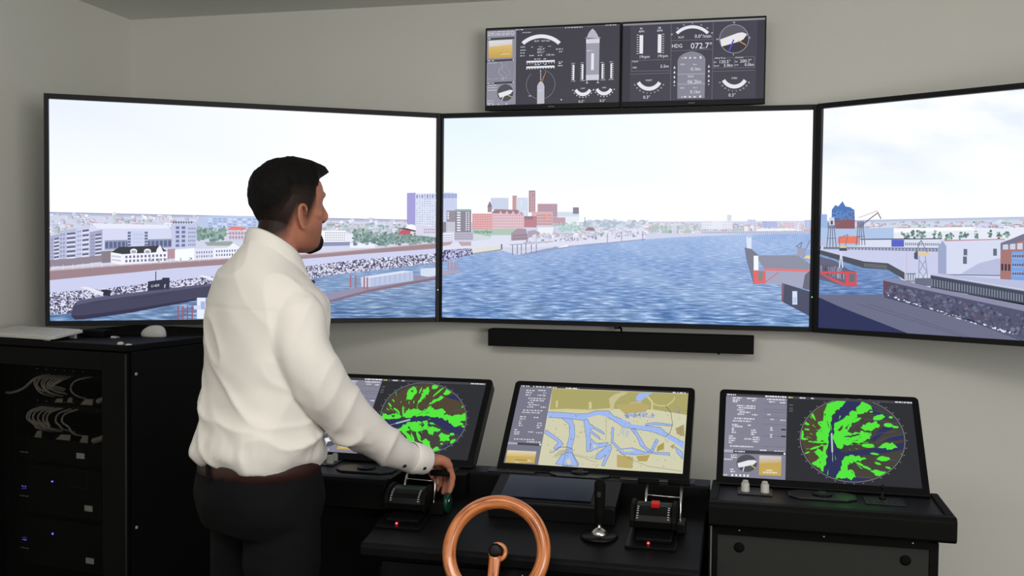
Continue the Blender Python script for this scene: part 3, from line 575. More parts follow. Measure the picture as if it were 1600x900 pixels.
def tv_right():
    rnd = random.Random(9)
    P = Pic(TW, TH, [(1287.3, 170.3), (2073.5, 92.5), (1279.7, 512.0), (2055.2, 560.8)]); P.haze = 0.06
    Z = lambda X, Y: (1270 + X / 3.46, 280 + Y / 3.46)
    q = lambda f, pts: [f(*p) for p in pts]
    hz = lambda x: 345 - (x - 1290) * 0.02
    P.poly([(1260, 60), (2090, 60), (2090, hz(2090) + 2), (1260, hz(1260) + 2)], (250, 252, 255), 5); P.up()
    P.poly([(1260, hz(1260)), (2090, hz(2090)), (2090, 460), (1260, 460)], (206, 212, 232), 1); P.up()
    P.grad([(1260, hz(1260)), (2090, hz(2090)), (2090, hz(2090) + 6), (1260, hz(1260) + 6)], [(168, 182, 214)] * 2 + [(206, 212, 230)] * 2); P.up()
    P.city(1300, 1900, lambda x: hz(x) + 5, lambda x: hz(x) + 24, 330, PALE + [(150, 172, 170), (186, 206, 204)], rnd, (5, 18), (2, 5)); P.up()
    P.poly(q(Z, [(290, 268), (760, 262), (900, 262), (1142, 268), (2000, 270), (2000, 330), (290, 325)]), (226, 230, 242)); P.up()
    P.poly(q(Z, [(440, 268), (860, 258), (880, 276), (440, 290)]), (244, 246, 252)); P.trees([Z(x, 300 + rnd.uniform(-6, 14)) for x in (495, 520, 545, 575, 600, 660, 690, 730, 750, 800, 825, 890, 960, 1010, 1050, 1130, 1190, 1250)], 6.2, [(92, 120, 112), (116, 150, 136), (76, 100, 96), (150, 180, 168)], rnd, 9); P.up()
    # concert hall, cranes, quay
    P.poly(q(Z, [(40, 190), (80, 190), (80, 340), (40, 340)]), (150, 176, 224)); P.poly(q(Z, [(104, 222), (106, 165), (125, 140), (140, 148), (164, 120), (180, 148), (205, 152), (228, 168), (230, 222)]), (72, 112, 178)); P.rect(*Z(104, 220), *Z(230, 268), (132, 84, 92)); P.up()
    P.facade(q(Z, [(108, 170), (226, 172), (226, 220), (108, 220)]), 12, 5, (120, 160, 214), 0.5, 0.5, rnd, (52, 88, 150)); P.rect(*Z(40, 290), *Z(300, 362), (176, 190, 220)); P.poly(q(Z, [(40, 262), (130, 268), (230, 268), (440, 262), (440, 322), (40, 330)]), (170, 192, 226)); P.up()
    P.poly(q(Z, [(138, 348), (142, 310), (256, 308), (256, 350)]), (226, 118, 96)); P.poly(q(Z, [(250, 322), (690, 325), (690, 392), (250, 372)]), (214, 218, 236)); P.up()
    P.line(q(Z, [(260, 326), (700, 322)]), 1.6, (60, 64, 84)); P.rect(*Z(428, 328), *Z(496, 366), (80, 92, 190)); P.facade(q(Z, [(500, 342), (690, 345), (690, 362), (500, 360)]), 18, 1, (92, 110, 120), 0.5, 0.8); P.poly(q(Z, [(60, 366), (690, 372), (690, 396), (60, 384)]), (110, 118, 142)); P.up(); P.facade(q(Z, [(180, 368), (690, 374), (690, 392), (180, 384)]), 28, 1, (170, 178, 200), 0.5, 0.6); P.up()
    P.poly(q(Z, [(40, 378), (700, 392), (1142, 470), (1142, 590), (640, 515), (500, 505), (410, 455), (280, 445), (40, 400)]), (196, 200, 230)); P.up()
    def crane(x0, y0, x1, y1, jib):
        for dx in (0, 0.34, 0.66, 1): P.line(q(Z, [(x0 + (x1 - x0) * (0.2 + 0.6 * dx), y0), (x0 + (x1 - x0) * dx, y1)]), 1.3, (100, 104, 128))
        P.rect(*Z(x0 + 4, y0 - 34), *Z(x1 - 4, y0), (120, 124, 150)); P.line(q(Z, [(x0, (y0 + y1) / 2), (x1, (y0 + y1) / 2)]), 1.0, (100, 104, 128)); P.line(q(Z, jib), 1.6, (110, 100, 120))
    crane(78, 268, 130, 372, [(110, 262), (210, 188), (222, 214)]); crane(238, 262, 285, 358, [(255, 258), (355, 182), (372, 215)]); P.line(q(Z, [(250, 210), (350, 172), (360, 185)]), 0.9, (196, 140, 140)); P.up()
    P.rect(*Z(92, 208), *Z(120, 250), (206, 212, 228)); P.rect(*Z(100, 225), *Z(112, 246), (70, 74, 96)); P.up()
    # white hall and coloured block
    P.poly(q(Z, [(680, 370), (705, 333), (725, 362), (725, 515), (680, 510)]), (150, 160, 196)); P.poly(q(Z, [(705, 333), (1040, 325), (1025, 520), (725, 515), (725, 362)]), (208, 214, 236)); P.up()
    P.poly(q(Z, [(800, 514), (900, 455), (1000, 430), (1025, 430), (1020, 520)]), (176, 184, 214)); P.poly(q(Z, [(720, 330), (1040, 322), (1040, 327), (715, 336)]), (190, 130, 140)); P.line(q(Z, [(725, 516), (1022, 521)]), 1.2, (70, 76, 104)); P.up()
    P.rect(*Z(818, 378), *Z(838, 412), (92, 98, 120)); P.rect(*Z(815, 418), *Z(836, 458), (92, 98, 120)); P.rect(*Z(978, 376), *Z(998, 414), (92, 98, 120)); P.up()
    P.poly(q(Z, [(1018, 345), (1142, 300), (2200, 240), (2200, 640), (1016, 545)]), (158, 110, 106)); P.up()
    P.poly(q(Z, [(1018, 348), (1142, 296), (2200, 236), (2200, 330), (1142, 330), (1080, 352), (1018, 384)]), (110, 108, 132)); P.facade(q(Z, [(1025, 352), (1142, 340), (1142, 384), (1025, 384)]), 3, 1, (196, 206, 226), 0.75, 0.8); P.poly(q(Z, [(1078, 392), (1142, 390), (1142, 562), (1074, 552)]), (110, 156, 222)); P.poly(q(Z, [(1142, 390), (2200, 360), (2200, 640), (1142, 562)]), (110, 156, 222)); P.up()
    for y in (405, 452, 500): P.poly(q(Z, [(1080, y), (1142, y - 1), (1142, y + 26), (1080, y + 24)]), (150, 166, 206)); P.sub += 1; P.facade(q(Z, [(1080, y + 2), (1142, y + 1), (1142, y + 22), (1080, y + 20)]), 5, 1, (70, 84, 130), 0.7, 0.7)
    for y in (395, 442, 490): P.poly(q(Z, [(1142, y + 5), (2200, y - 20), (2200, y + 20), (1142, y + 30)]), (84, 100, 150))
    P.facade(q(Z, [(1018, 455), (1074, 458), (1074, 498), (1018, 496)]), 3, 1, (52, 44, 56), 0.6, 0.9); P.up()
    P.poly(q(Z, [(640, 512), (1142, 595), (1700, 690), (2200, 740), (2200, 640), (1142, 548), (1016, 540), (725, 515)]), (178, 184, 214)); P.up()
    # harbour basin
    P.poly(q(Z, [(30, 400), (270, 445), (440, 500), (500, 560), (390, 635), (240, 630), (30, 640)]), (190, 204, 222), 2); P.up()
    P.poly(q(Z, [(30, 380), (280, 445), (410, 455), (500, 505), (500, 545), (410, 490), (275, 480), (30, 402)]), (70, 74, 84)); P.up(); P.facade(q(Z, [(280, 452), (405, 462), (405, 488), (280, 476)]), 14, 1, (110, 116, 122), 0.5, 0.8)
    P.poly(q(Z, [(640, 520), (1142, 605), (2200, 780), (2200, 850), (1142, 672), (640, 588)]), (58, 64, 80)); P.up(); P.facade(q(Z, [(640, 535), (1142, 622), (1142, 668), (640, 582)]), 34, 1, (124, 132, 152), 0.42, 0.85); P.line(q(Z, [(640, 518), (1142, 602), (2200, 778)]), 1.2, (150, 156, 180)); P.up()
    P.rect(*Z(505, 508), *Z(560, 556), (120, 126, 150)); P.facade(q(Z, [(505, 512), (560, 515), (560, 552), (505, 548)]), 4, 1, (206, 212, 226), 0.5, 0.9); P.up()
    # red dock and ship at the left
    P.poly(q(Z, [(30, 415), (120, 440), (200, 490), (240, 500), (240, 580), (180, 580), (30, 540)]), (92, 92, 116)); P.up()
    for _ in range(60): x = rnd.uniform(45, 175); P.rect(*Z(x, 430 + x * 0.32 + rnd.uniform(0, 46)), *Z(x + rnd.uniform(3, 9), 436 + x * 0.32 + rnd.uniform(46, 60)), rnd.choice([(70, 70, 92), (120, 122, 146), (150, 150, 172), (84, 80, 100)]))
    P.up(); P.poly(q(Z, [(180, 498), (242, 502), (242, 580), (180, 578)]), (206, 74, 82)); P.poly(q(Z, [(45, 498), (185, 502), (185, 512), (45, 512)]), (206, 74, 82)); P.poly(q(Z, [(45, 512), (60, 512), (180, 564), (180, 580), (120, 556)]), (196, 80, 88)); P.up(); P.rect(*Z(200, 510), *Z(232, 556), (96, 104, 112)); P.up()
    for dx in (148, 166): P.line(q(Z, [(158, 385), (dx, 480)]), 2.0, (206, 214, 232))
    P.rect(*Z(148, 362), *Z(190, 388), (70, 72, 92)); P.line(q(Z, [(150, 362), (145, 320), (195, 300), (180, 362)]), 1.2, (130, 110, 120)); P.rect(*Z(150, 362), *Z(188, 372), (214, 200, 150)); P.up()
    # tower crane on the quay
    for (a, b) in (((580, 415), (575, 575)), ((612, 415), (630, 575)), ((582, 440), (620, 500)), ((612, 440), (580, 500)), ((580, 500), (626, 560)), ((620, 500), (578, 560))): P.line(q(Z, [a, b]), 1.6, (150, 160, 186))
    P.poly(q(Z, [(556, 396), (632, 396), (632, 414), (556, 416)]), (222, 196, 150)); P.poly(q(Z, [(552, 400), (572, 385), (572, 436), (552, 430)]), (70, 76, 98)); P.line(q(Z, [(560, 396), (590, 330), (622, 396)]), 1.3, (110, 116, 140)); P.line(q(Z, [(580, 340), (565, 396)]), 1.0, (110, 116, 140)); P.rect(*Z(555, 535), *Z(640, 578), (96, 102, 124)); P.line(q(Z, [(512, 395), (512, 500)]), 0.5, (206, 150, 150)); P.up()
    # near quay, graffiti wall
    P.poly(q(Z, [(30, 625), (390, 625), (1142, 850), (2200, 1160), (2200, 1200), (30, 1000)]), (98, 101, 126)); P.up()
    P.poly(q(Z, [(30, 636), (150, 690), (560, 850), (560, 1000), (30, 1000)]), (34, 40, 78)); P.up(); P.poly(q(Z, [(390, 545), (470, 540), (640, 585), (1142, 680), (2200, 860), (2200, 910), (1142, 715), (560, 590), (390, 560)]), (130, 132, 160)); P.up()
    P.poly(q(Z, [(386, 548), (560, 588), (1142, 712), (2200, 905), (2200, 1200), (1142, 866), (860, 760), (560, 688), (390, 632)]), (72, 74, 100)); P.up()
    for k in range(420):
        x = rnd.uniform(392, 1500); yt = 550 + (x - 386) * 0.217; yb = 632 + (x - 390) * 0.31; y = rnd.uniform(yt + 12, yb - 14)
        P.ell(*Z(x, y), rnd.uniform(1.0, 4.0), rnd.uniform(0.8, 3.5), rnd.choice([(84, 88, 120), (58, 56, 80), (108, 112, 140), (92, 82, 106), (78, 76, 96), (70, 72, 100), (96, 100, 128), (62, 60, 84)]), 7, rnd.uniform(0, 3))
        if k % 25 == 24: P.up()
    for k in range(50): x = rnd.uniform(400, 1100); P.ell(*Z(x, 634 + (x - 392) * 0.305 + rnd.uniform(-14, -4)), rnd.uniform(1, 3), rnd.uniform(0.6, 1.6), (214, 222, 240), 6)
    P.up(); P.poly(q(Z, [(386, 548), (430, 560), (400, 600), (388, 628)]), (96, 62, 80)); P.line(q(Z, [(240, 672), (560, 770), (900, 880)]), 0.7, (74, 78, 106)); P.line(q(Z, [(300, 672), (620, 775), (960, 890)]), 0.7, (74, 78, 106)); P.line(q(Z, [(392, 636), (860, 766), (1142, 872)]), 1.4, (52, 54, 78))
    return P

def television(name, loc, rz, P, label, led):
    t = empty(name, loc, rz, label, 'television', 'wall screens showing the harbour')
    ow, oh = TW + 0.031, TH + 0.037
    m = MB()      # thin bezel made of four bars
    for sx in (-1, 1): m.box((sx * (TW / 2 + 0.00775), -0.003, 0), (0.0155, 0.030, oh))
    for sz in (-1, 1): m.box((0, -0.003, sz * (TH / 2 + 0.00925)), (TW, 0.030, 0.0185))
    m.build('bezel', BEZEL, t, bevel=0.0015)
    MB().mm(-ow / 2 + 0.004, ow / 2 - 0.004, 0.012, 0.040, -oh / 2 + 0.004, oh / 2 - 0.004).build('back_cover', BLACK, t, bevel=0.004)
    sc = MB().mm(-TW / 2, TW / 2, 0.0, 0.012, -TH / 2, TH / 2).build('screen', BEZEL, t)
    P.build('picture', TVM, sc)
    if led:
        MB().lathe([(0.0022, 0), (0.0022, 0.0015)], (TW / 2 + 0.0085, -0.018, -0.29), 8, RX(pi / 2)).build('standby_light', LEDG, t)
    return t
ZTV = 1.6573
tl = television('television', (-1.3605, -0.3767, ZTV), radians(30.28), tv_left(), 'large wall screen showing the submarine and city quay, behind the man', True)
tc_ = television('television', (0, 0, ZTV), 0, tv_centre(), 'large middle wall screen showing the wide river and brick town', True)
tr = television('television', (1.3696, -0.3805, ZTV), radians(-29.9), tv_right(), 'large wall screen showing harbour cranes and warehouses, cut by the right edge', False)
# wall mounts
for t, rz, y in ((tl, 30.28, 0.377 + 0.1), (tr, -29.9, 0.381 + 0.1)):
    m = MB(); m.mm(-0.22, 0.22, 0.040, 0.058, -0.16, 0.16)
    d = RZ(radians(-rz)) @ Vector((0, 1, 0))
    m.tube([Vector((0, 0.05, 0)), Vector((0, 0, 0)) + d * (y - 0.004)], 0.022, 8)
    e = d * (y - 0.006); m.box(e, (0.12, 0.010, 0.22), RZ(radians(-rz)))
    m.build('wall_mount', BLACK, t)
m = MB(); m.mm(-0.3, 0.3, 0.040, 0.0995, -0.2, 0.2); m.build('wall_mount', BLACK, tc_)

# ------------------------------------------------------------------ instrument monitors
WH = (238, 238, 246)
def instr_a():
    rnd = random.Random(21); P = Pic(0.531, 0.2995, [(45, 145), (1225, 95), (60, 825), (1225, 800)])
    P.poly([(0, 100), (1260, 60), (1260, 850), (0, 880)], (70, 69, 78), 1); P.up()
    P.poly([(40, 140), (302, 130), (315, 812), (55, 830)], (150, 149, 164)); P.poly([(40, 142), (1230, 92), (1230, 104), (40, 156)], (96, 95, 104)); P.up()
    sl = -0.04
    for y in (160, 176, 190): P.dashes(55, 290, y, 6, (222, 222, 232), rnd, sl, 0.6, 8, 40)
    for y, x1 in ((222, 290), (420, 296), (622, 300)):
        P.poly([(50, y - 4), (x1, y - 16), (x1, y + 2), (50, y + 16)], (72, 71, 80)); P.sub += 1; P.dashes(56, 120, y, 8, (214, 214, 226), rnd, sl, 0.5, 8, 30); P.rect(x1 - 16, y - 12, x1 - 4, y, (226, 226, 236))
    P.up(); P.grad([(62, 242), (270, 232), (275, 392), (68, 402)], [(232, 230, 236), (226, 224, 232), (206, 170, 84), (204, 166, 74)])
    P.up(); P.grad([(62, 300), (272, 275), (275, 392), (68, 402)], [(222, 190, 118), (226, 196, 128), (206, 168, 80), (206, 166, 70)]); P.up()
    P.rect(170, 352, 178, 358, (60, 50, 40)); P.dashes(170, 250, 362, 6, (240, 228, 200), rnd, sl, 0.4, 8, 30)
    P.poly([(62, 440), (292, 430), (294, 600), (66, 612)], (142, 141, 158)); P.up()
    for x0, ph in ((176, 0.0), (205, 1.4), (235, 2.6)): P.line([(x0 + 26 * sin(ph + k * 0.55) * (0.4 + k * 0.05), 436 + k * 10) for k in range(17)], 2.2, (216, 214, 196) if ph < 1 else (176, 174, 188))
    P.dashes(66, 290, 584, 5, (216, 216, 206), rnd, sl, 1.6, 4, 10); P.dashes(66, 140, 440, 6, (214, 214, 226), rnd, sl)
    for y in (640, 662, 686, 780, 800): P.dashes(66, 145 if y < 700 else 120, y, 6, (220, 220, 230), rnd, sl, 0.5, 8, 26)
    P.dashes(78, 250, 812, 9, (232, 232, 240), rnd, sl, 2.4, 8, 14); P.ell(222, 710, 70, 74, (86, 85, 94), 32); P.up(); P.ring(222, 710, 70, 74, 3, (40, 40, 46)); P.poly([(160, 716), (262, 684), (292, 690), (266, 722), (176, 756)], WH); P.line([(212, 738), (192, 778)], 6, WH); P.line([(240, 730), (284, 750)], 6, (222, 206, 120)); P.up()
    # turn arc, readings
    P.ring(527, 432, 250, 246, 34, WH, -44, 44, 80)
    for t, x, y, sz, al in (('ROT   0.0°/min', 535, 252, 22, 'C'), ('HDG', 365, 306, 19, 'C'), ('Set', 448, 304, 14, 'C'), ('Track', 523, 302, 14, 'C'), ('Turn', 602, 298, 14, 'C'), ('072.7°', 528, 330, 26, 'C'), ('072.1°', 528, 356, 26, 'C'), ('1.00 nm', 608, 378, 24, 'C'), ('0.4°', 703, 350, 22, 'C')):
        P.text(t, x, y, sz, WH, al, -0.035)
    for x, y, w in ((345, 325, 48), (345, 350, 40), (345, 376, 38), (360, 165, 75), (425, 374, 40), (500, 372, 40), (660, 316, 62), (300, 140, 66), (735, 122, 158), (1095, 100, 100), (470, 406, 54), (552, 404, 26), (475, 456, 46), (560, 453, 20), (686, 432, 34), (686, 446, 30), (680, 466, 46), (470, 244, 0), (430, 736, 22), (545, 150, 0)): P.dashes(x, x + w, y, 8, (206, 206, 216), rnd, -0.035, 0.4, 8, 24)
    P.up(); P.poly([(402, 426), (652, 418), (652, 434), (402, 442)], WH); P.poly([(402, 476), (650, 468), (650, 484), (402, 492)], WH)
    for k in range(11): P.rect(404 + k * 24, 448 - k, 411 + k * 24, 456 - k, WH); P.rect(402 + k * 24, 494 - k, 411 + k * 24, 502 - k, WH)
    P.ring(532, 638, 128, 132, 3, (150, 150, 160), 12, 318, 60); P.up()
    P.poly([(505, 812), (502, 650), (515, 622), (533, 606), (552, 622), (565, 650), (568, 808)], (196, 195, 208)); P.line([(529, 510), (531, 606)], 9, (206, 206, 214)); P.up()
    for k in range(5): P.rect(525, 524 + k * 18, 535, 532 + k * 18, (70, 69, 78))
    P.line([(545, 610), (574, 526)], 5, (196, 150, 84)); P.line([(534, 606), (570, 540)], 2, (206, 120, 90)); P.dashes(512, 548, 690, 7, WH, rnd, sl); P.rect(712, 770, 722, 780, WH)
    # ship plan and rudder gauges
    P.poly([(932, 218), (942, 185), (960, 155), (982, 134), (1004, 155), (1026, 190), (1040, 222)], (190, 189, 202)); P.poly([(926, 226), (1045, 220), (1046, 600), (932, 602)], (164, 163, 180)); P.up()
    P.poly([(926, 234), (1045, 226), (1045, 264), (928, 270)], WH); P.poly([(930, 555), (1046, 550), (1046, 598), (932, 602)], (214, 213, 224)); P.rect(974, 360, 998, 510, WH); P.up()
    for k in range(6): P.poly([(936, 236 + k * 6), (1040, 228 + k * 6), (1040, 230 + k * 6), (936, 238 + k * 6)], (176, 175, 190))
    P.dashes(935, 990, 332, 8, WH, rnd, sl); P.line([(918, 222), (945, 216)], 3, WH); P.line([(1030, 216), (1055, 218)], 3, WH); P.line([(940, 600), (940, 628)], 4, WH); P.line([(1036, 600), (1036, 626)], 4, WH); P.line([(930, 628), (952, 626)], 4, WH); P.line([(1026, 626), (1048, 624)], 4, WH)
    for x, y0, y1, side in ((820, 462, 600, -1), (900, 458, 596, -1), (1075, 455, 590, 1), (1153, 450, 586, 1)):
        P.rect(x - 7, y0, x + 7, y1, WH); P.dashes(x - 18, x + 14, y0 - 16, 7, (206, 206, 216), rnd, sl); P.dashes(x - 18, x + 26, y1 + 6, 8, (214, 214, 224), rnd, sl)
        for k in range(8): P.rect(x + side * 14 - 4, y0 + k * (y1 - y0) / 7.5, x + side * 14 + 5, y0 + k * (y1 - y0) / 7.5 + 6, WH)
    for x, y, t in ((906, 640, 'PORT'), (1092, 634, 'STBD')):
        P.ring(x, y, 88, 104, 26, WH, 122, 238, 70)
        for k in range(9): a = radians(116 + k * 16); P.rect(x + 100 * sin(a) - 4, y - 116 * cos(a) - 4, x + 100 * sin(a) + 4, y - 116 * cos(a) + 4, WH)
        P.text(t, x, y + 40, 16, WH, 'C', -0.03); P.text('0.3°', x - 12, y + 162, 32, WH, 'C', -0.03)
    return P
def instr_b():
    rnd = random.Random(22); P = Pic(0.531, 0.2995, [(40, 90), (1300, 38), (40, 800), (1290, 765)])
    P.poly([(0, 60), (1340, 10), (1340, 800), (0, 840)], (62, 61, 72), 1); P.up()
    P.poly([(108, 90), (1235, 45), (1218, 768), (108, 795)], (72, 71, 84)); P.poly([(38, 90), (1302, 38), (1302, 54), (38, 106)], (150, 149, 158)); P.up()
    g = (142, 141, 152); sl = -0.03
    for a, b in (((470, 92), (470, 784)), ((842, 80), (836, 775)), ((470, 244), (838, 232)), ((472, 336), (836, 322)), ((110, 548), (468, 536)), ((840, 522), (1210, 512)), ((850, 404), (850, 494)), ((1208, 388), (1206, 488)), ((118, 420), (118, 520)), ((118, 520), (468, 514)), ((118, 425), (468, 412)), ((850, 404), (1020, 396)), ((850, 492), (1020, 488)), ((1032, 394), (1208, 388)), ((1032, 394), (1032, 488)), ((1032, 490), (1206, 486))): P.line([a, b], 2.4, g)
    # engine speed bars
    for x, t, side, y in ((205, 'PS', -1, 0), (368, 'SB', 1, -7)):
        P.text(t, x - 2, 142 + y, 26, WH, 'C', sl); P.text('RPM', x, 168 + y, 26, WH, 'C', sl); P.rect(x - 16, 192 + y, x + 16, 360 + y, WH)
        for k in range(9): P.rect(x + side * 32 - 9, 188 + y + k * 21, x + side * 32 + 9, 194 + y + k * 21, (206, 206, 216))
        P.text('19rpm', x + 28, 400 + y, 36, WH, 'C', sl)
    P.text('Depth', 128, 438, 20, WH, 'L', sl); P.text('DBK', 130, 494, 20, WH, 'L', sl); P.text('5.5m', 450, 486, 38, WH, 'R', sl)
    # rate of turn
    P.ring(658, 308, 205, 204, 28, WH, -46, 46, 90)
    for t, a in (('60', -58), ('30', -38), ('15', -21), ('0', 0), ('15', 21), ('30', 38), ('60', 54)): P.text(t, 658 + 215 * sin(radians(a)), 304 - 212 * cos(radians(a)), 18, WH, 'C')
    P.text('ROT', 560, 222, 26, WH, 'C', sl); P.text('0.0°/min', 825, 216, 44, WH, 'R', -0.02); P.text('HDG', 476, 308, 48, WH, 'L', -0.02, 0.9); P.text('072.7°', 832, 312, 74, WH, 'R', -0.02, 1.0)
    # ship outline with speeds
    P.poly([(530, 768), (530, 422), (545, 390), (580, 362), (620, 346), (655, 340), (692, 346), (735, 362), (765, 386), (776, 410), (772, 762)], (140, 139, 154)); P.up()
    for y in (546, 636): P.line([(530, y + 2), (774, y - 4)], 3, (206, 206, 216))
    for y in (398, 750):
        P.rect(566, y, 580, y + 6, WH)
        for x in (600, 642, 684): P.poly([(x - 8, y - 9), (x + 14, y + 1), (x - 8, y + 11)], WH)
        P.rect(726, y - 12, 740, y + 8, WH)
    P.text('SOG', 555, 466, 20, WH, 'L', sl); P.text('Bow', 668, 464, 18, WH, 'L', sl); P.text('0.1kn', 732, 512, 40, WH, 'R', sl); P.text('SOG', 620, 576, 26, WH, 'L', sl); P.text('06.2kn', 740, 628, 46, WH, 'R', sl); P.text('SOG', 553, 678, 20, WH, 'L', sl); P.text('Stern', 668, 674, 18, WH, 'L', sl); P.text('0.1kn', 732, 718, 42, WH, 'R', sl)
    for x, y0 in ((503, 486), (807, 476)):
        for k in range(4): P.poly([(x - 9, y0 + 10 + k * 43), (x, y0 - 14 + k * 43), (x + 9, y0 + 10 + k * 43)], WH)
        P.rect(x - 4, y0 + 158, x + 4, y0 + 168, WH)
    # wind dial
    P.ell(1028, 228, 128, 128, (96, 95, 106), 48); P.up(); P.poly([(906, 262), (1152, 202), (1156, 230), (1146, 280), (1110, 325), (1070, 346), (1028, 356), (980, 346), (930, 310)], (62, 61, 72)); P.up()
    P.ring(1028, 228, 130, 130, 3.5, (190, 190, 200)); P.poly([(905, 234), (1058, 176), (1100, 170), (1142, 186), (1110, 232), (1080, 250), (918, 298)], (240, 236, 240)); P.up()
    P.line([(1024, 236), (984, 338)], 12, (92, 80, 214)); P.line([(1064, 244), (1130, 284)], 8, (216, 170, 90))
    for t, x, y in (('N', 1026, 88), ('E', 1165, 226), ('S', 1022, 378), ('W', 882, 240)): P.text(t, x, y, 22, WH, 'C')
    P.text('Wind True', 858, 410, 21, WH, 'L', sl); P.text('Current', 1040, 404, 21, WH, 'L', sl)
    P.text('Dir', 850, 446, 19, WH, 'L', sl); P.text('120.5°', 996, 446, 40, WH, 'R', sl); P.text('Speed', 850, 478, 19, WH, 'L', sl); P.text('5.0kn', 1018, 478, 38, WH, 'R', sl); P.text('Set', 1036, 440, 19, WH, 'L', sl); P.text('200.7°', 1182, 440, 40, WH, 'R', sl); P.text('Drift', 1034, 470, 17, WH, 'L', sl); P.text('0.0kn', 1202, 472, 38, WH, 'R', sl)
    for x, y, t in ((278, 556, 'PORT'), (1032, 536, 'STBD')):
        P.ring(x, y, 128, 140, 32, WH, 122, 238, 70)
        for k, n in enumerate(('45', '30', '20', '10', '5', '5', '10', '20', '30', '45')): a = radians(238 - k * 12.9); P.text(n, x + 150 * sin(a), y + 8 - 160 * cos(a), 17, WH, 'C')
        P.text(t, x, y + 54, 22, WH, 'C', sl); P.text('0.3°', x - 20, y + 212, 40, WH, 'C', sl)
    return P
def instr(xc, P, label):
    t = empty('instrument_monitor', (xc, 0.0, 2.2495), 0, label, 'monitor', 'instrument monitors above the middle screen')
    m = MB(); w, h = 0.541, 0.326; zc = 0.005
    m.mm(-w / 2, -0.2655, -0.006, 0.012, -h / 2, h / 2); m.mm(0.2655, w / 2, -0.006, 0.012, -h / 2, h / 2)
    m.mm(-0.2655, 0.2655, -0.006, 0.012, 0.1565, h / 2); m.mm(-0.2655, 0.2655, -0.006, 0.012, -h / 2, -0.143)
    m.build('bezel', BEZEL, t, bevel=0.001)
    MB().mm(-w / 2 + 0.003, w / 2 - 0.003, 0.010, 0.045, -h / 2 + 0.003, h / 2 - 0.003).build('back_cover', BLACK, t, bevel=0.004)
    sc = MB().mm(-0.2655, 0.2655, 0.0, 0.010, -0.143, 0.1565).build('screen', BEZEL, t)
    P.build('picture', MONM, sc, (0, 0, 0.00675))
    m = MB()
    for k in range(5): m.mm(-0.012 + k * 0.005, -0.0085 + k * 0.005, -0.0064, -0.0058, -0.1545, -0.1525)
    m.build('maker_mark', MATS['grey_knob_plastic'], t)
    MB().mm(-0.05, 0.05, 0.045, 0.0995, -0.05, 0.05).build('wall_mount', BLACK, t)
instr(-0.2725, instr_a(), 'small monitor with ship plan and yellow chart tile, above the middle screen')
instr(0.2705, instr_b(), 'small monitor reading heading 072.7 degrees, above the middle screen')

# ------------------------------------------------------------------ soundbar
t = empty('soundbar', (-0.003, 0.045, 1.1785), 0, 'long black soundbar mounted under the middle wall screen', 'soundbar')
MB().mm(-0.5205, 0.5205, -0.045, 0.030, -0.034, 0.034).build('cabinet', FABRIC, t, bevel=0.003)
MB().mm(-0.20, 0.20, 0.030, 0.0545, -0.02, 0.02).build('wall_bracket', BLACK, t)
MB().lathe([(0.005, 0), (0.004, 0.006)], (0.39, -0.02, -0.034), 10, RX(pi)).build('rubber_foot', HOLE, t)
m = MB(); m.tube([(0.012, -0.01, 0.030), (0.014, -0.012, 0.045), (0.006, -0.006, 0.055), (0.010, 0.01, 0.066)], 0.004, 8); m.box((0.0, -0.012, 0.050), (0.030, 0.010, 0.006)); m.build('cable_plug', HOLE, t)

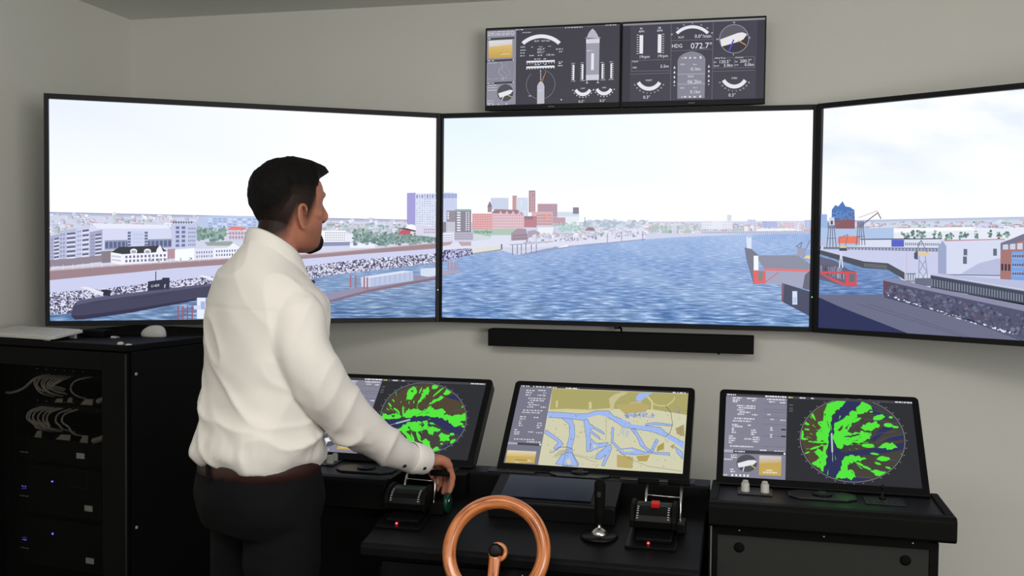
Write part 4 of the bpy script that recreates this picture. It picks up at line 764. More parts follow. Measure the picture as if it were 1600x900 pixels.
# ------------------------------------------------------------------ console displays
TILT = radians(46)
def side_panel_common(P, rnd, f, yel):
    pass
def ecdis():
    rnd = random.Random(31); P = Pic(0.527, 0.2964, [(205, 108), (1485, 160), (90, 680), (1440, 757)])
    K = (216, 214, 182)
    P.poly([(60, 80), (1520, 100), (1500, 800), (40, 740)], (216, 214, 182), 1); P.up()
    P.poly([(204, 108), (1485, 160), (1484, 172), (202, 122)], (60, 60, 66)); P.poly([(202, 122), (448, 132), (350, 695), (90, 682)], (124, 123, 140)); P.poly([(448, 135), (1484, 175), (1478, 330), (1220, 290), (880, 285), (640, 295), (430, 290)], (176, 170, 108)); P.up()
    P.dashes(210, 275, 112, 9, (222, 222, 226), rnd, 0.04, 0.5, 6, 26); P.dashes(300, 480, 116, 9, (206, 206, 214), rnd, 0.04, 0.5, 8, 26); P.dashes(550, 650, 128, 8, (222, 222, 226), rnd, 0.04, 0.5, 8, 36); P.dashes(1365, 1470, 160, 8, (222, 222, 226), rnd, 0.04, 0.5, 8, 26)
    # paler coast strip and roads on the north bank
    P.poly([(430, 290), (560, 285), (740, 292), (890, 280), (900, 305), (740, 312), (600, 308), (424, 312)], (216, 208, 158)); P.poly([(880, 210), (920, 180), (980, 160), (1030, 165), (960, 200), (925, 240), (915, 300), (893, 290)], (206, 196, 150)); P.up()
    for pts, w in ((((485, 225), (483, 275)), 14), (((735, 235), (740, 255), (738, 285)), 22), (((1170, 190), (1210, 235), (1208, 290)), 14), (((1210, 245), (1260, 262), (1320, 262), (1370, 225), (1380, 200)), 8)): P.line(pts, w, (214, 206, 150))
    P.line([(1000, 270), (1060, 240), (1130, 235)], 10, (196, 188, 160)); P.poly([(930, 260), (1120, 240), (1190, 262), (1160, 310), (1000, 320)], (190, 174, 110)); P.up()
    B = (164, 190, 246); D = (70, 88, 130)
    def w(pts, b=B):
        P.poly(pts, b); P.sub += 3
    def outline(pts, closed=False): P.line(pts + ([pts[0]] if closed else []), 2.6, D)
    w([(418, 308), (520, 312), (640, 322), (720, 320), (780, 300), (880, 300), (920, 340), (980, 360), (1040, 385), (1060, 400), (1160, 410), (1270, 420), (1330, 470), (1450, 530), (1445, 580), (1390, 540), (1310, 490), (1200, 450), (1060, 432), (990, 420), (940, 385), (870, 345), (800, 330), (720, 352), (690, 372), (560, 356), (420, 350)])
    w([(1085, 200), (1110, 170), (1215, 165), (1160, 200), (1120, 230), (1090, 225)]); P.up()
    outline([(418, 308), (520, 312), (640, 322), (720, 320), (780, 300), (880, 300), (920, 340), (980, 360)]); outline([(420, 350), (560, 356), (690, 372)]); outline([(1060, 432), (990, 420), (940, 385), (870, 345)]); outline([(1160, 410), (1270, 420), (1330, 470), (1450, 530)]); outline([(1060, 432), (1200, 450), (1310, 490)])
    L = [[(520, 352), (600, 360), (622, 420), (625, 490), (605, 560), (612, 620), (655, 705), (535, 705), (550, 650), (565, 560), (585, 480), (580, 400)],
         [(690, 372), (720, 360), (740, 400), (840, 455), (850, 475), (760, 430), (740, 440), (810, 490), (820, 512), (740, 460), (742, 500), (790, 540), (880, 532), (860, 560), (780, 580), (745, 600), (745, 530), (735, 600), (715, 600), (712, 500), (700, 430)],
         [(405, 440), (450, 470), (520, 520), (540, 545), (490, 590), (465, 575), (500, 530), (395, 465)],
         [(865, 560), (900, 545), (905, 580), (880, 640), (850, 705), (830, 700), (860, 620), (820, 655), (780, 650), (800, 610)],
         [(900, 530), (920, 528), (975, 580), (1060, 570), (1150, 600), (1340, 605), (1345, 625), (1200, 612), (1080, 622), (980, 615), (940, 570)],
         [(1045, 430), (1080, 430), (1130, 510), (1160, 560), (1200, 590), (1180, 600), (1120, 555), (1100, 500)],
         [(1195, 595), (1240, 505), (1258, 520), (1215, 600)], [(530, 620), (600, 600), (660, 690), (640, 706), (480, 690)],
         [(905, 420), (920, 425), (915, 520), (900, 520)], [(1160, 395), (1230, 385), (1360, 400), (1360, 412), (1230, 402), (1160, 408)], [(1380, 560), (1440, 600), (1440, 650), (1400, 610)]]
    for l in L: w(l)
    P.up()
    for l in L: outline(l, True)
    P.up(); P.poly([(560, 660), (590, 650), (600, 690), (575, 695)], K); P.poly([(760, 545), (800, 555), (770, 575)], K); P.poly([(980, 585), (1050, 580), (1080, 595), (1000, 600)], K); P.up()
    for (a, b) in (((985, 360), (1220, 330)), ((990, 345), (1200, 310))):
        for k in range(26): t = rnd.random(); x = a[0] + (b[0] - a[0]) * t; P.rect(x, 315 + rnd.uniform(-8, 34), x + rnd.uniform(4, 16), 319 + rnd.uniform(-4, 36), rnd.choice([(140, 160, 210), (176, 190, 226), (150, 150, 150)]))
    for (x, y) in ((985, 420), (1000, 430), (1020, 440), (1035, 445)): P.line([(x, y), (x - 12, y + 50)], 5, (150, 176, 230))
    P.poly([(945, 620), (1070, 640), (1060, 722), (945, 712)], (192, 174, 112)); P.poly([(1095, 630), (1195, 622), (1170, 670), (1105, 668)], (186, 164, 96)); P.poly([(1250, 560), (1300, 530), (1300, 580), (1245, 598)], (176, 160, 84)); P.poly([(1385, 430), (1450, 400), (1455, 490), (1400, 470)], (170, 160, 110)); P.poly([(1345, 560), (1380, 540), (1370, 580)], (176, 160, 96)); P.up()
    for k in range(10): x = 470 + k * 10; P.line([(x - 10, 640 - k * 2), (x + 46, 590 - k * 2)], 2.2, (150, 152, 130))
    P.line([(435, 608), (470, 600), (500, 570), (560, 566), (605, 578)], 3.5, (66, 70, 84)); P.line([(620, 625), (700, 645), (760, 670), (800, 672)], 2.2, (90, 90, 90)); P.line([(960, 600), (1040, 650), (1180, 705), (1430, 740)], 2.2, (90, 90, 96)); P.line([(1310, 262), (1350, 310), (1365, 400), (1345, 460), (1310, 490)], 3.5, (80, 84, 104)); P.line([(862, 350), (862, 520)], 1.8, (96, 96, 100)); P.line([(540, 600), (800, 655)], 1.6, (110, 110, 110)); P.line([(1480, 300), (1430, 300), (1380, 260)], 1.6, (120, 120, 160))
    for _ in range(150): x, y = rnd.uniform(420, 1440), rnd.uniform(300, 710); P.rect(x, y, x + rnd.uniform(3, 7), y + rnd.uniform(3, 6), rnd.choice([(70, 74, 96), (110, 110, 110), (90, 96, 150)]))
    for k in range(6): P.line([(1375 + k * 10, 290 + (k % 3) * 12), (1420 - k * 6, 320 - (k % 2) * 24)], 2, (140, 150, 206))
    # side list
    for y, x0, x1 in ((146, 248, 312), (162, 246, 298), (180, 244, 282), (146, 340, 400), (165, 380, 400), (182, 336, 400), (204, 265, 395), (220, 280, 385), (236, 262, 310), (252, 270, 350), (268, 258, 305), (270, 362, 402), (292, 228, 380), (308, 222, 355), (340, 205, 250), (346, 310, 346), (356, 205, 245), (372, 200, 222), (388, 196, 218), (404, 196, 226), (388, 340, 372), (404, 335, 375), (420, 335, 358), (436, 166, 190), (452, 164, 206), (466, 164, 200), (452, 270, 310), (458, 330, 378), (504, 164, 322), (524, 262, 368)): P.dashes(x0, x1, y, 8, (216, 216, 226), rnd, 0.04, 0.4, 6, 22)
    P.poly([(118, 530), (370, 545), (368, 560), (116, 545)], (70, 70, 78)); P.up(); P.poly([(118, 530), (192, 535), (190, 549), (116, 545)], (176, 176, 196)); P.rect(358, 542, 370, 556, WH); P.poly([(118, 590), (336, 600), (322, 686), (102, 680)], (206, 176, 96)); P.up()
    P.grad([(118, 590), (336, 600), (330, 640), (108, 632)], [(232, 222, 190), (226, 216, 206), (216, 184, 110), (220, 190, 120)]); P.up(); P.line([(180, 660), (270, 664)], 4, (120, 106, 70)); P.dashes(270, 300, 662, 9, WH, rnd); P.dashes(175, 210, 674, 7, WH, rnd)
    return P
GRN = (86, 238, 62)
def radar(corners, cx, cy, rx, ry, spec, side, seed):
    rnd = random.Random(seed); P = Pic(0.527, 0.2964, corners)
    TL, TR, BL, BR = corners
    P.poly([(TL[0] - 60, TL[1] - 60), (TR[0] + 60, TR[1] - 60), (BR[0] + 60, BR[1] + 60), (BL[0] - 60, BL[1] + 60)], (44, 45, 50), 1); P.up()
    P.ell(cx, cy, rx, ry, (62, 62, 66), 72); P.up()
    def inside(p):
        x, y = (p[0] - cx) / rx, (p[1] - cy) / ry; d = sqrt(x * x + y * y)
        return p if d <= 0.985 else (cx + x / d * 0.985 * rx, cy + y / d * 0.985 * ry)
    k = rx / 242.0
    def jg(pts, amp, col, step=9):
        out = []
        for i in range(len(pts)):
            a, b = pts[i], pts[(i + 1) % len(pts)]; l = sqrt((a[0] - b[0]) ** 2 + (a[1] - b[1]) ** 2); n = max(1, int(l / (step * k)))
            for j in range(n):
                t = j / n; out.append(inside((a[0] + (b[0] - a[0]) * t + rnd.uniform(-amp, amp) * k, a[1] + (b[1] - a[1]) * t + rnd.uniform(-amp, amp) * k)))
        P.poly(out, col)
    for pts in spec['brown']: jg(pts, 1, (82, 70, 52) if pts is spec['brown'][0] else (70, 65, 58), 20); P.sub += 1
    P.up()
    for pts in spec['navy']: jg(pts, 1.5, (44, 48, 92), 16); P.sub += 1
    P.up()
    for pts in spec['thin']: P.line([inside(p) for p in pts], 2.2 * k, (82, 84, 112))
    P.up()
    for pts in spec['green']: jg(pts, 6, GRN); P.sub += 1
    for (x, y, a, b, r) in spec['blobs']:
        n = 18; c, s_ = cos(r), sin(r)
        P.poly([inside((x + a * f * cos(t) * c - b * f * sin(t) * s_, y + a * f * cos(t) * s_ + b * f * sin(t) * c)) for t, f in [(2 * pi * i / n, rnd.uniform(0.78, 1.16)) for i in range(n)]], GRN)
    P.up()
    for pts, col in spec['dark']: jg(pts, 3, col, 10); P.sub += 1
    # fine radial streaks cut into the echoes
    ox, oy = spec['own']
    for _ in range(90):
        a = rnd.uniform(0, 2 * pi); r0 = rnd.uniform(0.25, 0.8) * rx; r1 = r0 + rnd.uniform(0.04, 0.16) * rx; da = rnd.uniform(0.008, 0.02)
        q = [inside((ox + r * cos(b), oy + r * ry / rx * sin(b))) for r, b in ((r0, a), (r1, a - da), (r1, a + da))]
        P.poly(q, rnd.choice([(60, 58, 52), (60, 58, 52), GRN]))
    P.up(); P.ring(cx, cy, rx + 2 * k, ry + 2 * k, 2.4 * k, (150, 150, 156), 0, 360, 90)
    for i in range(36):
        a = radians(i * 10); P.rect(cx + (rx + 10 * k) * sin(a) - 3.5 * k, cy - (ry + 9 * k) * cos(a) - 1.2 * k, cx + (rx + 10 * k) * sin(a) + 3.5 * k, cy - (ry + 9 * k) * cos(a) + 1.2 * k, (150, 150, 158))
    a, b = spec['ship']; P.line([a, b], 10 * k, (120, 170, 150)); P.up(); P.line([a, b], 4 * k, (206, 206, 214)); P.line([(a[0], a[1]), (a[0] + (a[0] - b[0]) * 0.5, a[1] + (a[1] - b[1]) * 0.5)], 2 * k, (190, 190, 200)); P.up()
    side(P, rnd)
    return P
def radar_side(o, sx, sy, shear, ysl):
    """list panel shared by both radar displays, in units of the right hand one"""
    def T(x, y): return (o[0] + x * sx + y * shear, o[1] + y * sy + x * ysl)
    def side(P, rnd):
        P.poly([T(-2, 0), T(888, 0), T(888, 12), T(-2, 12)], (70, 70, 76)); P.poly([T(-4, 12), T(278, 12), T(278, 392), T(-18, 392)], (136, 135, 152)); P.up()
        def dash(x0, x1, y, col=(222, 222, 232), h=6):
            x = x0
            while x < x1:
                w = min(rnd.uniform(4, 15), x1 - x); P.poly([T(x, y), T(x + w, y), T(x + w, y + h), T(x, y + h)], col); x += w + rnd.uniform(1.5, 4)
        dash(4, 44, 2); dash(178, 276, 2, WH, 7); dash(284, 305, 3, (206, 206, 110)); dash(335, 365, 3); dash(388, 402, 3); dash(776, 856, 3)
        for y, x0, x1 in ((16, 30, 70), (16, 95, 140), (26, 30, 62), (26, 118, 134), (34, 30, 52), (52, 50, 84), (52, 92, 134), (62, 58, 134), (72, 52, 84), (82, 62, 112), (92, 54, 84), (92, 120, 146), (112, 40, 132), (124, 34, 118), (142, 30, 58), (142, 102, 118), (150, 34, 78), (160, 30, 42), (168, 30, 44), (178, 30, 50), (164, 118, 138), (174, 118, 142), (184, 118, 132), (196, 18, 36), (206, 18, 50), (216, 18, 46), (226, 18, 34), (206, 88, 122), (198, 126, 156), (208, 126, 158), (218, 128, 152), (242, 24, 130), (16, 186, 270), (28, 196, 222), (30, 246, 270), (88, 190, 204), (110, 204, 220), (112, 250, 272), (150, 204, 216), (160, 204, 216), (182, 204, 216), (192, 204, 216), (256, 160, 190), (258, 225, 272)): dash(x0, x1, y)
        for y in (40, 66, 78, 104, 136, 190, 240): P.poly([T(170, y), T(276, y), T(276, y + 2), T(170, y + 2)], (110, 110, 126))
        for y in (156, 188): P.poly([T(254, y), T(276, y), T(276, y + 6), T(254, y + 6)], (40, 40, 46))
        P.poly([T(-14, 262), T(278, 262), T(278, 278), T(-14, 278)], (66, 66, 74)); P.up(); P.poly([T(-14, 262), T(40, 262), T(40, 276), T(-14, 276)], (176, 176, 196)); dash(46, 92, 266); P.poly([T(268, 266), T(276, 266), T(276, 276), T(268, 276)], WH)
        for y, x0, x1 in ((284, 30, 56), (294, 30, 58), (304, 0, 38), (350, 28, 44), (360, 30, 52)): dash(x0, x1, y)
        dash(-8, 16, 376); 
        for x in (34, 52, 70, 88, 104): P.poly([T(x, 374), T(x + 9, 374), T(x + 9, 384), T(x, 384)], WH)
        n = 30; P.poly([T(102 + 46 * cos(2 * pi * i / n), 322 + 40 * sin(2 * pi * i / n)) for i in range(n)], (84, 84, 92)); P.up()
        P.poly([T(60, 324), T(108, 308), T(136, 306), T(148, 312), T(132, 328), T(66, 344)], WH); P.line([T(92, 330), T(86, 360)], 4 * sx, WH); P.line([T(118, 328), T(142, 344)], 4 * sx, (216, 206, 120))
        P.poly([T(158, 284), T(258, 284), T(258, 374), T(158, 374)], (204, 172, 92)); P.up(); P.grad([T(158, 284), T(258, 284), T(258, 312), T(158, 322)], [(214, 212, 222), (206, 206, 222), (206, 182, 120), (212, 180, 110)]); P.up()
        dash(190, 222, 348, (240, 230, 206)); dash(176, 240, 358, (240, 230, 206))
        for y in (38, 54, 66): P.poly([T(288, y), T(306, y), T(306, y + 8), T(288, y + 8)], (84, 84, 92))
    return side
SPEC3 = dict(own=(604, 310), ship=((605, 350), (604, 262)),
    brown=[[(575, 130), (600, 125), (600, 420), (560, 450), (500, 390), (462, 300), (480, 220), (520, 165)], [(640, 110), (720, 130), (860, 190), (930, 260), (938, 330), (900, 420), (800, 470), (700, 482), (650, 430), (700, 300)]],
    navy=[[(690, 98), (742, 102), (740, 125), (690, 165), (640, 205), (622, 250), (622, 330), (655, 352), (760, 335), (860, 318), (940, 300), (940, 330), (850, 352), (760, 362), (660, 365), (640, 430), (612, 470), (560, 448), (572, 400), (585, 330), (590, 250), (604, 205), (640, 150)], [(780, 290), (850, 220), (900, 225), (830, 270), (800, 300)], [(840, 300), (880, 275), (935, 262), (938, 285), (880, 295)], [(800, 140), (860, 180), (860, 195), (780, 160)], [(640, 460), (760, 470), (800, 475), (700, 488), (640, 480)]],
    thin=[[(700, 230), (760, 195), (850, 205), (915, 215)], [(790, 320), (850, 280), (935, 265)], [(740, 300), (820, 260), (900, 250)], [(800, 370), (900, 385)], [(660, 190), (760, 140), (850, 165)], [(660, 460), (780, 465)]],
    green=[[(600, 112), (640, 104), (692, 100), (660, 130), (622, 160), (602, 205), (592, 262), (584, 312), (560, 300), (538, 292), (530, 262), (552, 236), (540, 206), (566, 200), (574, 150)],
           [(546, 322), (582, 312), (578, 390), (560, 436), (536, 424), (512, 404), (544, 376), (528, 352)],
           [(656, 370), (704, 364), (764, 378), (724, 392), (684, 398), (672, 430), (708, 440), (706, 462), (690, 474), (652, 466), (610, 470), (640, 432)],
           [(620, 214), (652, 200), (684, 176), (700, 156), (728, 160), (730, 184), (700, 206), (690, 236), (672, 252), (700, 262), (750, 252), (788, 262), (792, 272), (760, 300), (704, 308), (660, 318), (646, 340), (620, 318), (612, 286), (616, 250)],
           [(724, 138), (744, 112), (770, 120), (790, 146), (760, 166), (736, 174), (716, 168)], [(740, 236), (770, 212), (812, 204), (830, 226), (790, 246), (750, 248)],
           [(820, 330), (846, 306), (880, 306), (902, 322), (880, 336), (846, 332)], [(780, 436), (806, 424), (852, 444), (858, 458), (822, 466), (800, 452)]],
    blobs=[(824, 186, 30, 13, -0.2), (868, 222, 22, 9, 0.1), (898, 230, 16, 6, 0), (838, 378, 30, 12, 0), (770, 318, 30, 10, 0.1), (520, 182, 6, 24, -0.5), (484, 216, 20, 7, 0.5), (492, 246, 12, 4, 0.1), (468, 268, 8, 22, 0), (476, 290, 18, 5, 0.1), (536, 304, 40, 5, 0.05), (528, 330, 26, 5, -0.3), (490, 354, 12, 4, -0.4), (880, 185, 10, 5, 0), (720, 200, 26, 8, -0.5), (790, 160, 8, 4, 0), (760, 420, 22, 6, 0.4), (730, 404, 20, 6, 0.5), (812, 400, 16, 5, 0.3), (860, 420, 14, 5, 0.3), (925, 356, 5, 3, 0), (800, 356, 20, 5, 0.1)],
    dark=[([(634, 250), (650, 230), (660, 222), (650, 250), (640, 256)], (74, 64, 52)), ([(660, 280), (720, 264), (740, 266), (690, 282)], (60, 60, 64)), ([(664, 236), (690, 216), (676, 244)], (74, 64, 52)), ([(540, 330), (562, 322), (560, 350)], (74, 64, 52)), ([(672, 410), (690, 404), (684, 430)], (60, 60, 64))])
S1 = 360 / 242.0
def m1(pts): return [(970 + (x - 700) * S1, 445 + (y - 293) * 295 / 195.0) for x, y in pts]
SPEC1 = dict(own=(820, 470), ship=((740, 490), (860, 458)),
    brown=[[(640, 390), (700, 270), (830, 190), (1000, 155), (1200, 210), (1310, 330), (1330, 420), (1200, 420), (1000, 370), (800, 410)], [(760, 520), (900, 560), (1060, 560), (1240, 600), (1160, 700), (1000, 738), (850, 720)]],
    navy=[[(610, 470), (700, 462), (800, 455), (900, 435), (1020, 425), (1110, 440), (1190, 490), (1260, 530), (1310, 520), (1290, 590), (1180, 560), (1090, 500), (1000, 470), (900, 480), (800, 510), (740, 530), (640, 500)], [(1150, 270), (1230, 240), (1310, 330), (1250, 300)], [(1100, 700), (1230, 620), (1240, 650), (1150, 720)]],
    thin=[[(1040, 600), (1100, 560), (1180, 680)], [(1080, 640), (1120, 700)], [(1200, 390), (1320, 365)], [(860, 600), (940, 720)]],
    green=[[(800, 420), (850, 370), (930, 368), (960, 385), (1030, 345), (1060, 375), (1110, 370), (1165, 385), (1140, 410), (1210, 430), (1240, 420), (1320, 405), (1326, 460), (1270, 465), (1300, 500), (1230, 520), (1180, 470), (1090, 440), (1000, 425), (900, 430), (815, 450)],
           [(612, 460), (630, 405), (700, 415), (740, 400), (790, 430), (780, 445), (700, 455)],
           [(820, 500), (860, 475), (940, 478), (1000, 470), (1010, 510), (1060, 520), (1110, 530), (1110, 545), (1060, 560), (1050, 585), (1010, 580), (1000, 545), (950, 550), (900, 560), (860, 540), (830, 560), (860, 600), (900, 660), (850, 640), (820, 580), (750, 535)],
           [(820, 305), (830, 225), (860, 190), (915, 185), (905, 250), (880, 290), (850, 285)], [(920, 320), (950, 260), (980, 200), (1020, 180), (1015, 230), (975, 290)], [(1030, 200), (1060, 162), (1110, 170), (1085, 195), (1050, 205)], [(1000, 340), (1060, 290), (1110, 260), (1140, 270), (1100, 305), (1050, 320)], [(1140, 245), (1170, 200), (1220, 210), (1180, 240), (1160, 252)], [(1090, 590), (1140, 565), (1190, 600), (1180, 640), (1110, 630)], [(960, 640), (980, 610), (1020, 640), (1030, 690), (990, 710), (970, 680)], [(1050, 700), (1080, 675), (1110, 710), (1090, 735), (1060, 725)]],
    blobs=[(1215, 640, 30, 16, -0.5), (1208, 580, 20, 12, 0), (930, 600, 14, 50, -0.4), (880, 610, 10, 40, -0.35), (1120, 660, 12, 8, 0), (690, 335, 22, 7, 0.9), (720, 300, 14, 6, 1.0), (800, 390, 8, 50, 0), (740, 375, 24, 8, 0.6), (760, 395, 20, 8, 1.0), (945, 215, 6, 30, 0.4), (1090, 230, 60, 7, -0.7), (650, 440, 30, 8, 0.1), (1300, 515, 14, 9, 0), (1300, 350, 16, 6, -0.3), (1040, 490, 20, 8, 0.2), (850, 320, 4, 16, 0), (890, 310, 4, 14, 0.2), (1010, 700, 10, 14, 0)],
    dark=[([(930, 500), (960, 480), (980, 500), (960, 520)], (60, 60, 62)), ([(860, 215), (890, 205), (880, 232)], (84, 72, 56)), ([(700, 425), (730, 420), (720, 440)], (60, 60, 62)), ([(840, 520), (855, 515), (870, 560)], (60, 60, 62))])
def pic_m3(): return radar([(126, 84), (980, 108), (108, 465), (1012, 513)], 700, 293, 240, 193, SPEC3, radar_side((126, 84), 1.0, 0.99, -0.04, 0.030), 41)
def pic_m1():
    # corners of the display in the coordinates of the close view it was measured in
    c = [((522 - 480) * 5.333, (589 - 570) * 5.333), ((760 - 480) * 5.333, (599.2 - 570) * 5.333), ((477.8 - 480) * 5.333, (704 - 570) * 5.333), ((730.2 - 480) * 5.333, (719.6 - 570) * 5.333)]
    s = (c[1][0] - c[0][0]) / 862.0
    return radar(c, 970, 445, 356, 291, SPEC1, radar_side(c[0], s, 1.59, -0.56, 0.062), 43)

# ------------------------------------------------------------------ consoles
def bar_frame(m, w, h, iw, ih, izc, y0, y1):
    m.mm(-w / 2, -iw / 2, y0, y1, -h / 2, h / 2); m.mm(iw / 2, w / 2, y0, y1, -h / 2, h / 2)
    m.mm(-iw / 2, iw / 2, y0, y1, izc + ih / 2, h / 2); m.mm(-iw / 2, iw / 2, y0, y1, -h / 2, izc - ih / 2)
def display(root, xo, P):
    r = empty('display', (0, 0, 0)); bpy.data.objects.remove(r)
    loc = (xo, 0.11, 0.997); rot = (-TILT, 0, 0)
    # one plate with rounded upper corners, the screen lies flush in it
    w, hb, ht, rr = 0.2825, 0.172, 0.166, 0.014
    pts = [(-w, -hb), (w, -hb)] + [(w - rr + rr * cos(a), ht - rr + rr * sin(a)) for a in [k * pi / 10 for k in range(6)]] + [(-w + rr - rr * sin(a), ht - rr + rr * cos(a)) for a in [k * pi / 10 for k in range(6)]]
    h = MB().prism([(x, 0.0, z) for x, z in pts], (0, 0.040, 0)).build('display_housing', SATIN, root, bevel=0.002, loc=loc, rot=rot)
    P.build('screen', MONM, h)
def trackball(root, x, y, z):
    pts = [(-0.088, 0.022), (-0.062, 0.045), (0.062, 0.045), (0.088, 0.022), (0.088, -0.020), (0.062, -0.045), (-0.062, -0.045), (-0.088, -0.020)]
    pl = MB().prism([(px, py, 0) for px, py in pts], (0, 0, 0.006)).build('trackball_plate', DPLATE, root, bevel=0.002, loc=(x, y, z))
    m = MB(); m.lathe([(0.027, 0.0), (0.027, 0.004), (0.023, 0.006)], (0, 0, 0.006), 24); m.build('trackball_ring', SATIN, pl)
    m = MB(); m.lathe([(0.0215 * sin(a), 0.008 - 0.004 + 0.0215 * (1 - cos(a)) * -1 + 0.012) for a in [radians(q) for q in (80, 65, 50, 35, 20, 8, 1)]], (0, 0, 0), 20); m.build('trackball', GREY, pl)
def knob_plate(root, x, y, z, w=0.092):
    pl = MB().mm(-w / 2, w / 2, -0.035, 0.045, 0, 0.004).build('knob_plate', DPLATE, root, bevel=0.001, loc=(x, y, z))
    for kx in (-0.026, 0.026):
        for ky, r, h in ((-0.008, 0.0115, 0.024), (0.030, 0.0085, 0.022)):
            m = MB(); m.lathe([(r * 1.1, 0), (r, 0.003), (r * 0.94, h - 0.002), (r * 0.80, h)], (kx, ky, 0.004), 18); m.build('control_knob', KNOB, pl)
def stick_plate(root, x, y, z):
    pl = MB().mm(-0.05, 0.05, -0.045, 0.03, 0, 0.004).build('button_plate', DPLATE, root, bevel=0.001, loc=(x, y, z))
    m = MB(); m.lathe([(0.010, 0), (0.007, 0.006), (0.0028, 0.010), (0.0028, 0.026), (0.004, 0.030), (0.004, 0.038)], (-0.002, 0.012, 0.004), 12); m.build('mini_joystick', SATIN, pl)
    for k in range(5): MB().mm(-0.038 + k * 0.016, -0.028 + k * 0.016, -0.034, -0.026, 0.004, 0.0065).build('push_button', GREY, pl)
def extr(prof, x0, x1):
    return MB().prism([(x0, y, z) for y, z in prof], (x1 - x0, 0, 0))

def console_right():
    r = empty('radar_console', (0.7075, -1.0, 0), 0, 'rightmost console, round green radar picture and grey cabinet front', 'console', 'console desks under the wall screens')
    display(r, -0.0075, pic_m3())
    W2 = 0.3005; zt = 0.872
    extr([(0.03, zt), (-0.205, zt), (-0.205, zt - 0.05), (0.03, zt - 0.08)], -W2 + 0.02, W2 - 0.02).build('control_panel', SATIN, r)
    extr([(-0.200, zt), (-0.206, zt + 0.006), (-0.232, zt + 0.006), (-0.241, zt - 0.004), (-0.241, zt - 0.050), (-0.235, zt - 0.058), (-0.200, zt - 0.058)], -W2, W2).build('front_rail', BLACK, r, bevel=0.003)
    for s in (-1, 1):
        a, b = sorted((s * W2, s * (W2 - 0.022)))
        extr([(0.03, zt + 0.006), (-0.200, zt + 0.006), (-0.200, zt - 0.058), (0.03, zt - 0.09)], a, b).build('end_cap', BLACK, r, bevel=0.004)
    trackball(r, -0.008, -0.075, zt); knob_plate(r, -0.183, -0.075, zt); stick_plate(r, 0.148, -0.08, zt)
    m = MB(); x0, x1, yf = -0.2925, 0.2675, -0.19
    m.mm(x0, x1, yf + 0.012, 0.27, 0.04, 0.79); m.mm(x0, x0 + 0.014, yf, yf + 0.012, 0.04, 0.80); m.mm(x1 - 0.021, x1, yf, yf + 0.012, 0.04, 0.80); m.mm(x0 + 0.014, x1 - 0.021, yf, yf + 0.012, 0.782, 0.814); m.mm(x0 + 0.014, x1 - 0.021, yf, yf + 0.012, 0.04, 0.07)
    m.mm(-0.2, 0.2, 0.14, 0.27, 0.79, 0.93)
    m.mm(x0 + 0.02, x1 - 0.02, yf + 0.05, 0.25, 0, 0.04)
    m.build('cabinet', BLACK, r)
    d = MB().mm(x0 + 0.0145, x1 - 0.0215, yf + 0.003, yf + 0.011, 0.071, 0.781).build('door', GREY, r, bevel=0.001)
    for hx in (-0.2215, 0.1895): MB().lathe([(0.0125, 0), (0.0135, 0.002), (0.009, 0.004)], (hx, yf + 0.003, 0.7505), 18, RX(pi / 2)).build('grommet', HOLE, d)
    for hx in (-0.2225, -0.0095, 0.2055): MB().lathe([(0.0032, 0), (0.0030, 0.0015)], (hx, yf, 0.796), 10, RX(pi / 2)).build('screw', CHROME, r)
console_right()

def console_left():
    r = empty('radar_console', (-0.5725, -1.0, 0), 0, 'leftmost console with round green radar picture, in front of the man', 'console', 'console desks under the wall screens')
    display(r, -0.0075, pic_m1())
    zt = 0.872
    extr([(0.03, zt), (-0.098, zt), (-0.098, zt - 0.066), (0.03, zt - 0.066)], 0.088, 0.2790).build('control_panel', SATIN, r)
    extr([(0.03, zt), (-0.205, zt), (-0.205, zt - 0.05), (0.03, zt - 0.08)], -0.2805, 0.087).build('control_panel', SATIN, r)
    extr([(-0.200, zt), (-0.206, zt + 0.004), (-0.232, zt + 0.004), (-0.241, zt - 0.006), (-0.241, zt - 0.080), (-0.200, zt - 0.085)], -0.3005, 0.087).build('front_rail', BLACK, r, bevel=0.003)
    extr([(0.03, zt + 0.004), (-0.200, zt + 0.004), (-0.200, zt - 0.08), (0.03, zt - 0.09)], -0.3005, -0.281).build('end_cap', BLACK, r, bevel=0.004)
    knob_plate(r, -0.183, -0.060, zt); trackball(r, -0.02, -0.115, zt); stick_plate(r, 0.19, -0.045, zt)
    m = MB(); m.mm(-0.2925, 0.075, -0.178, 0.27, 0.04, 0.785); m.mm(0.075, 0.270, -0.060, 0.27, 0.04, 0.72); m.mm(-0.2, 0.2, 0.14, 0.27, 0.785, 0.93); m.mm(-0.27, 0.06, -0.14, 0.25, 0, 0.04)
    m.build('cabinet', BLACK, r)
    MB().mm(-0.28, 0.062, -0.188, -0.178, 0.07, 0.775).build('door', BLACK, r, bevel=0.001)
console_left()

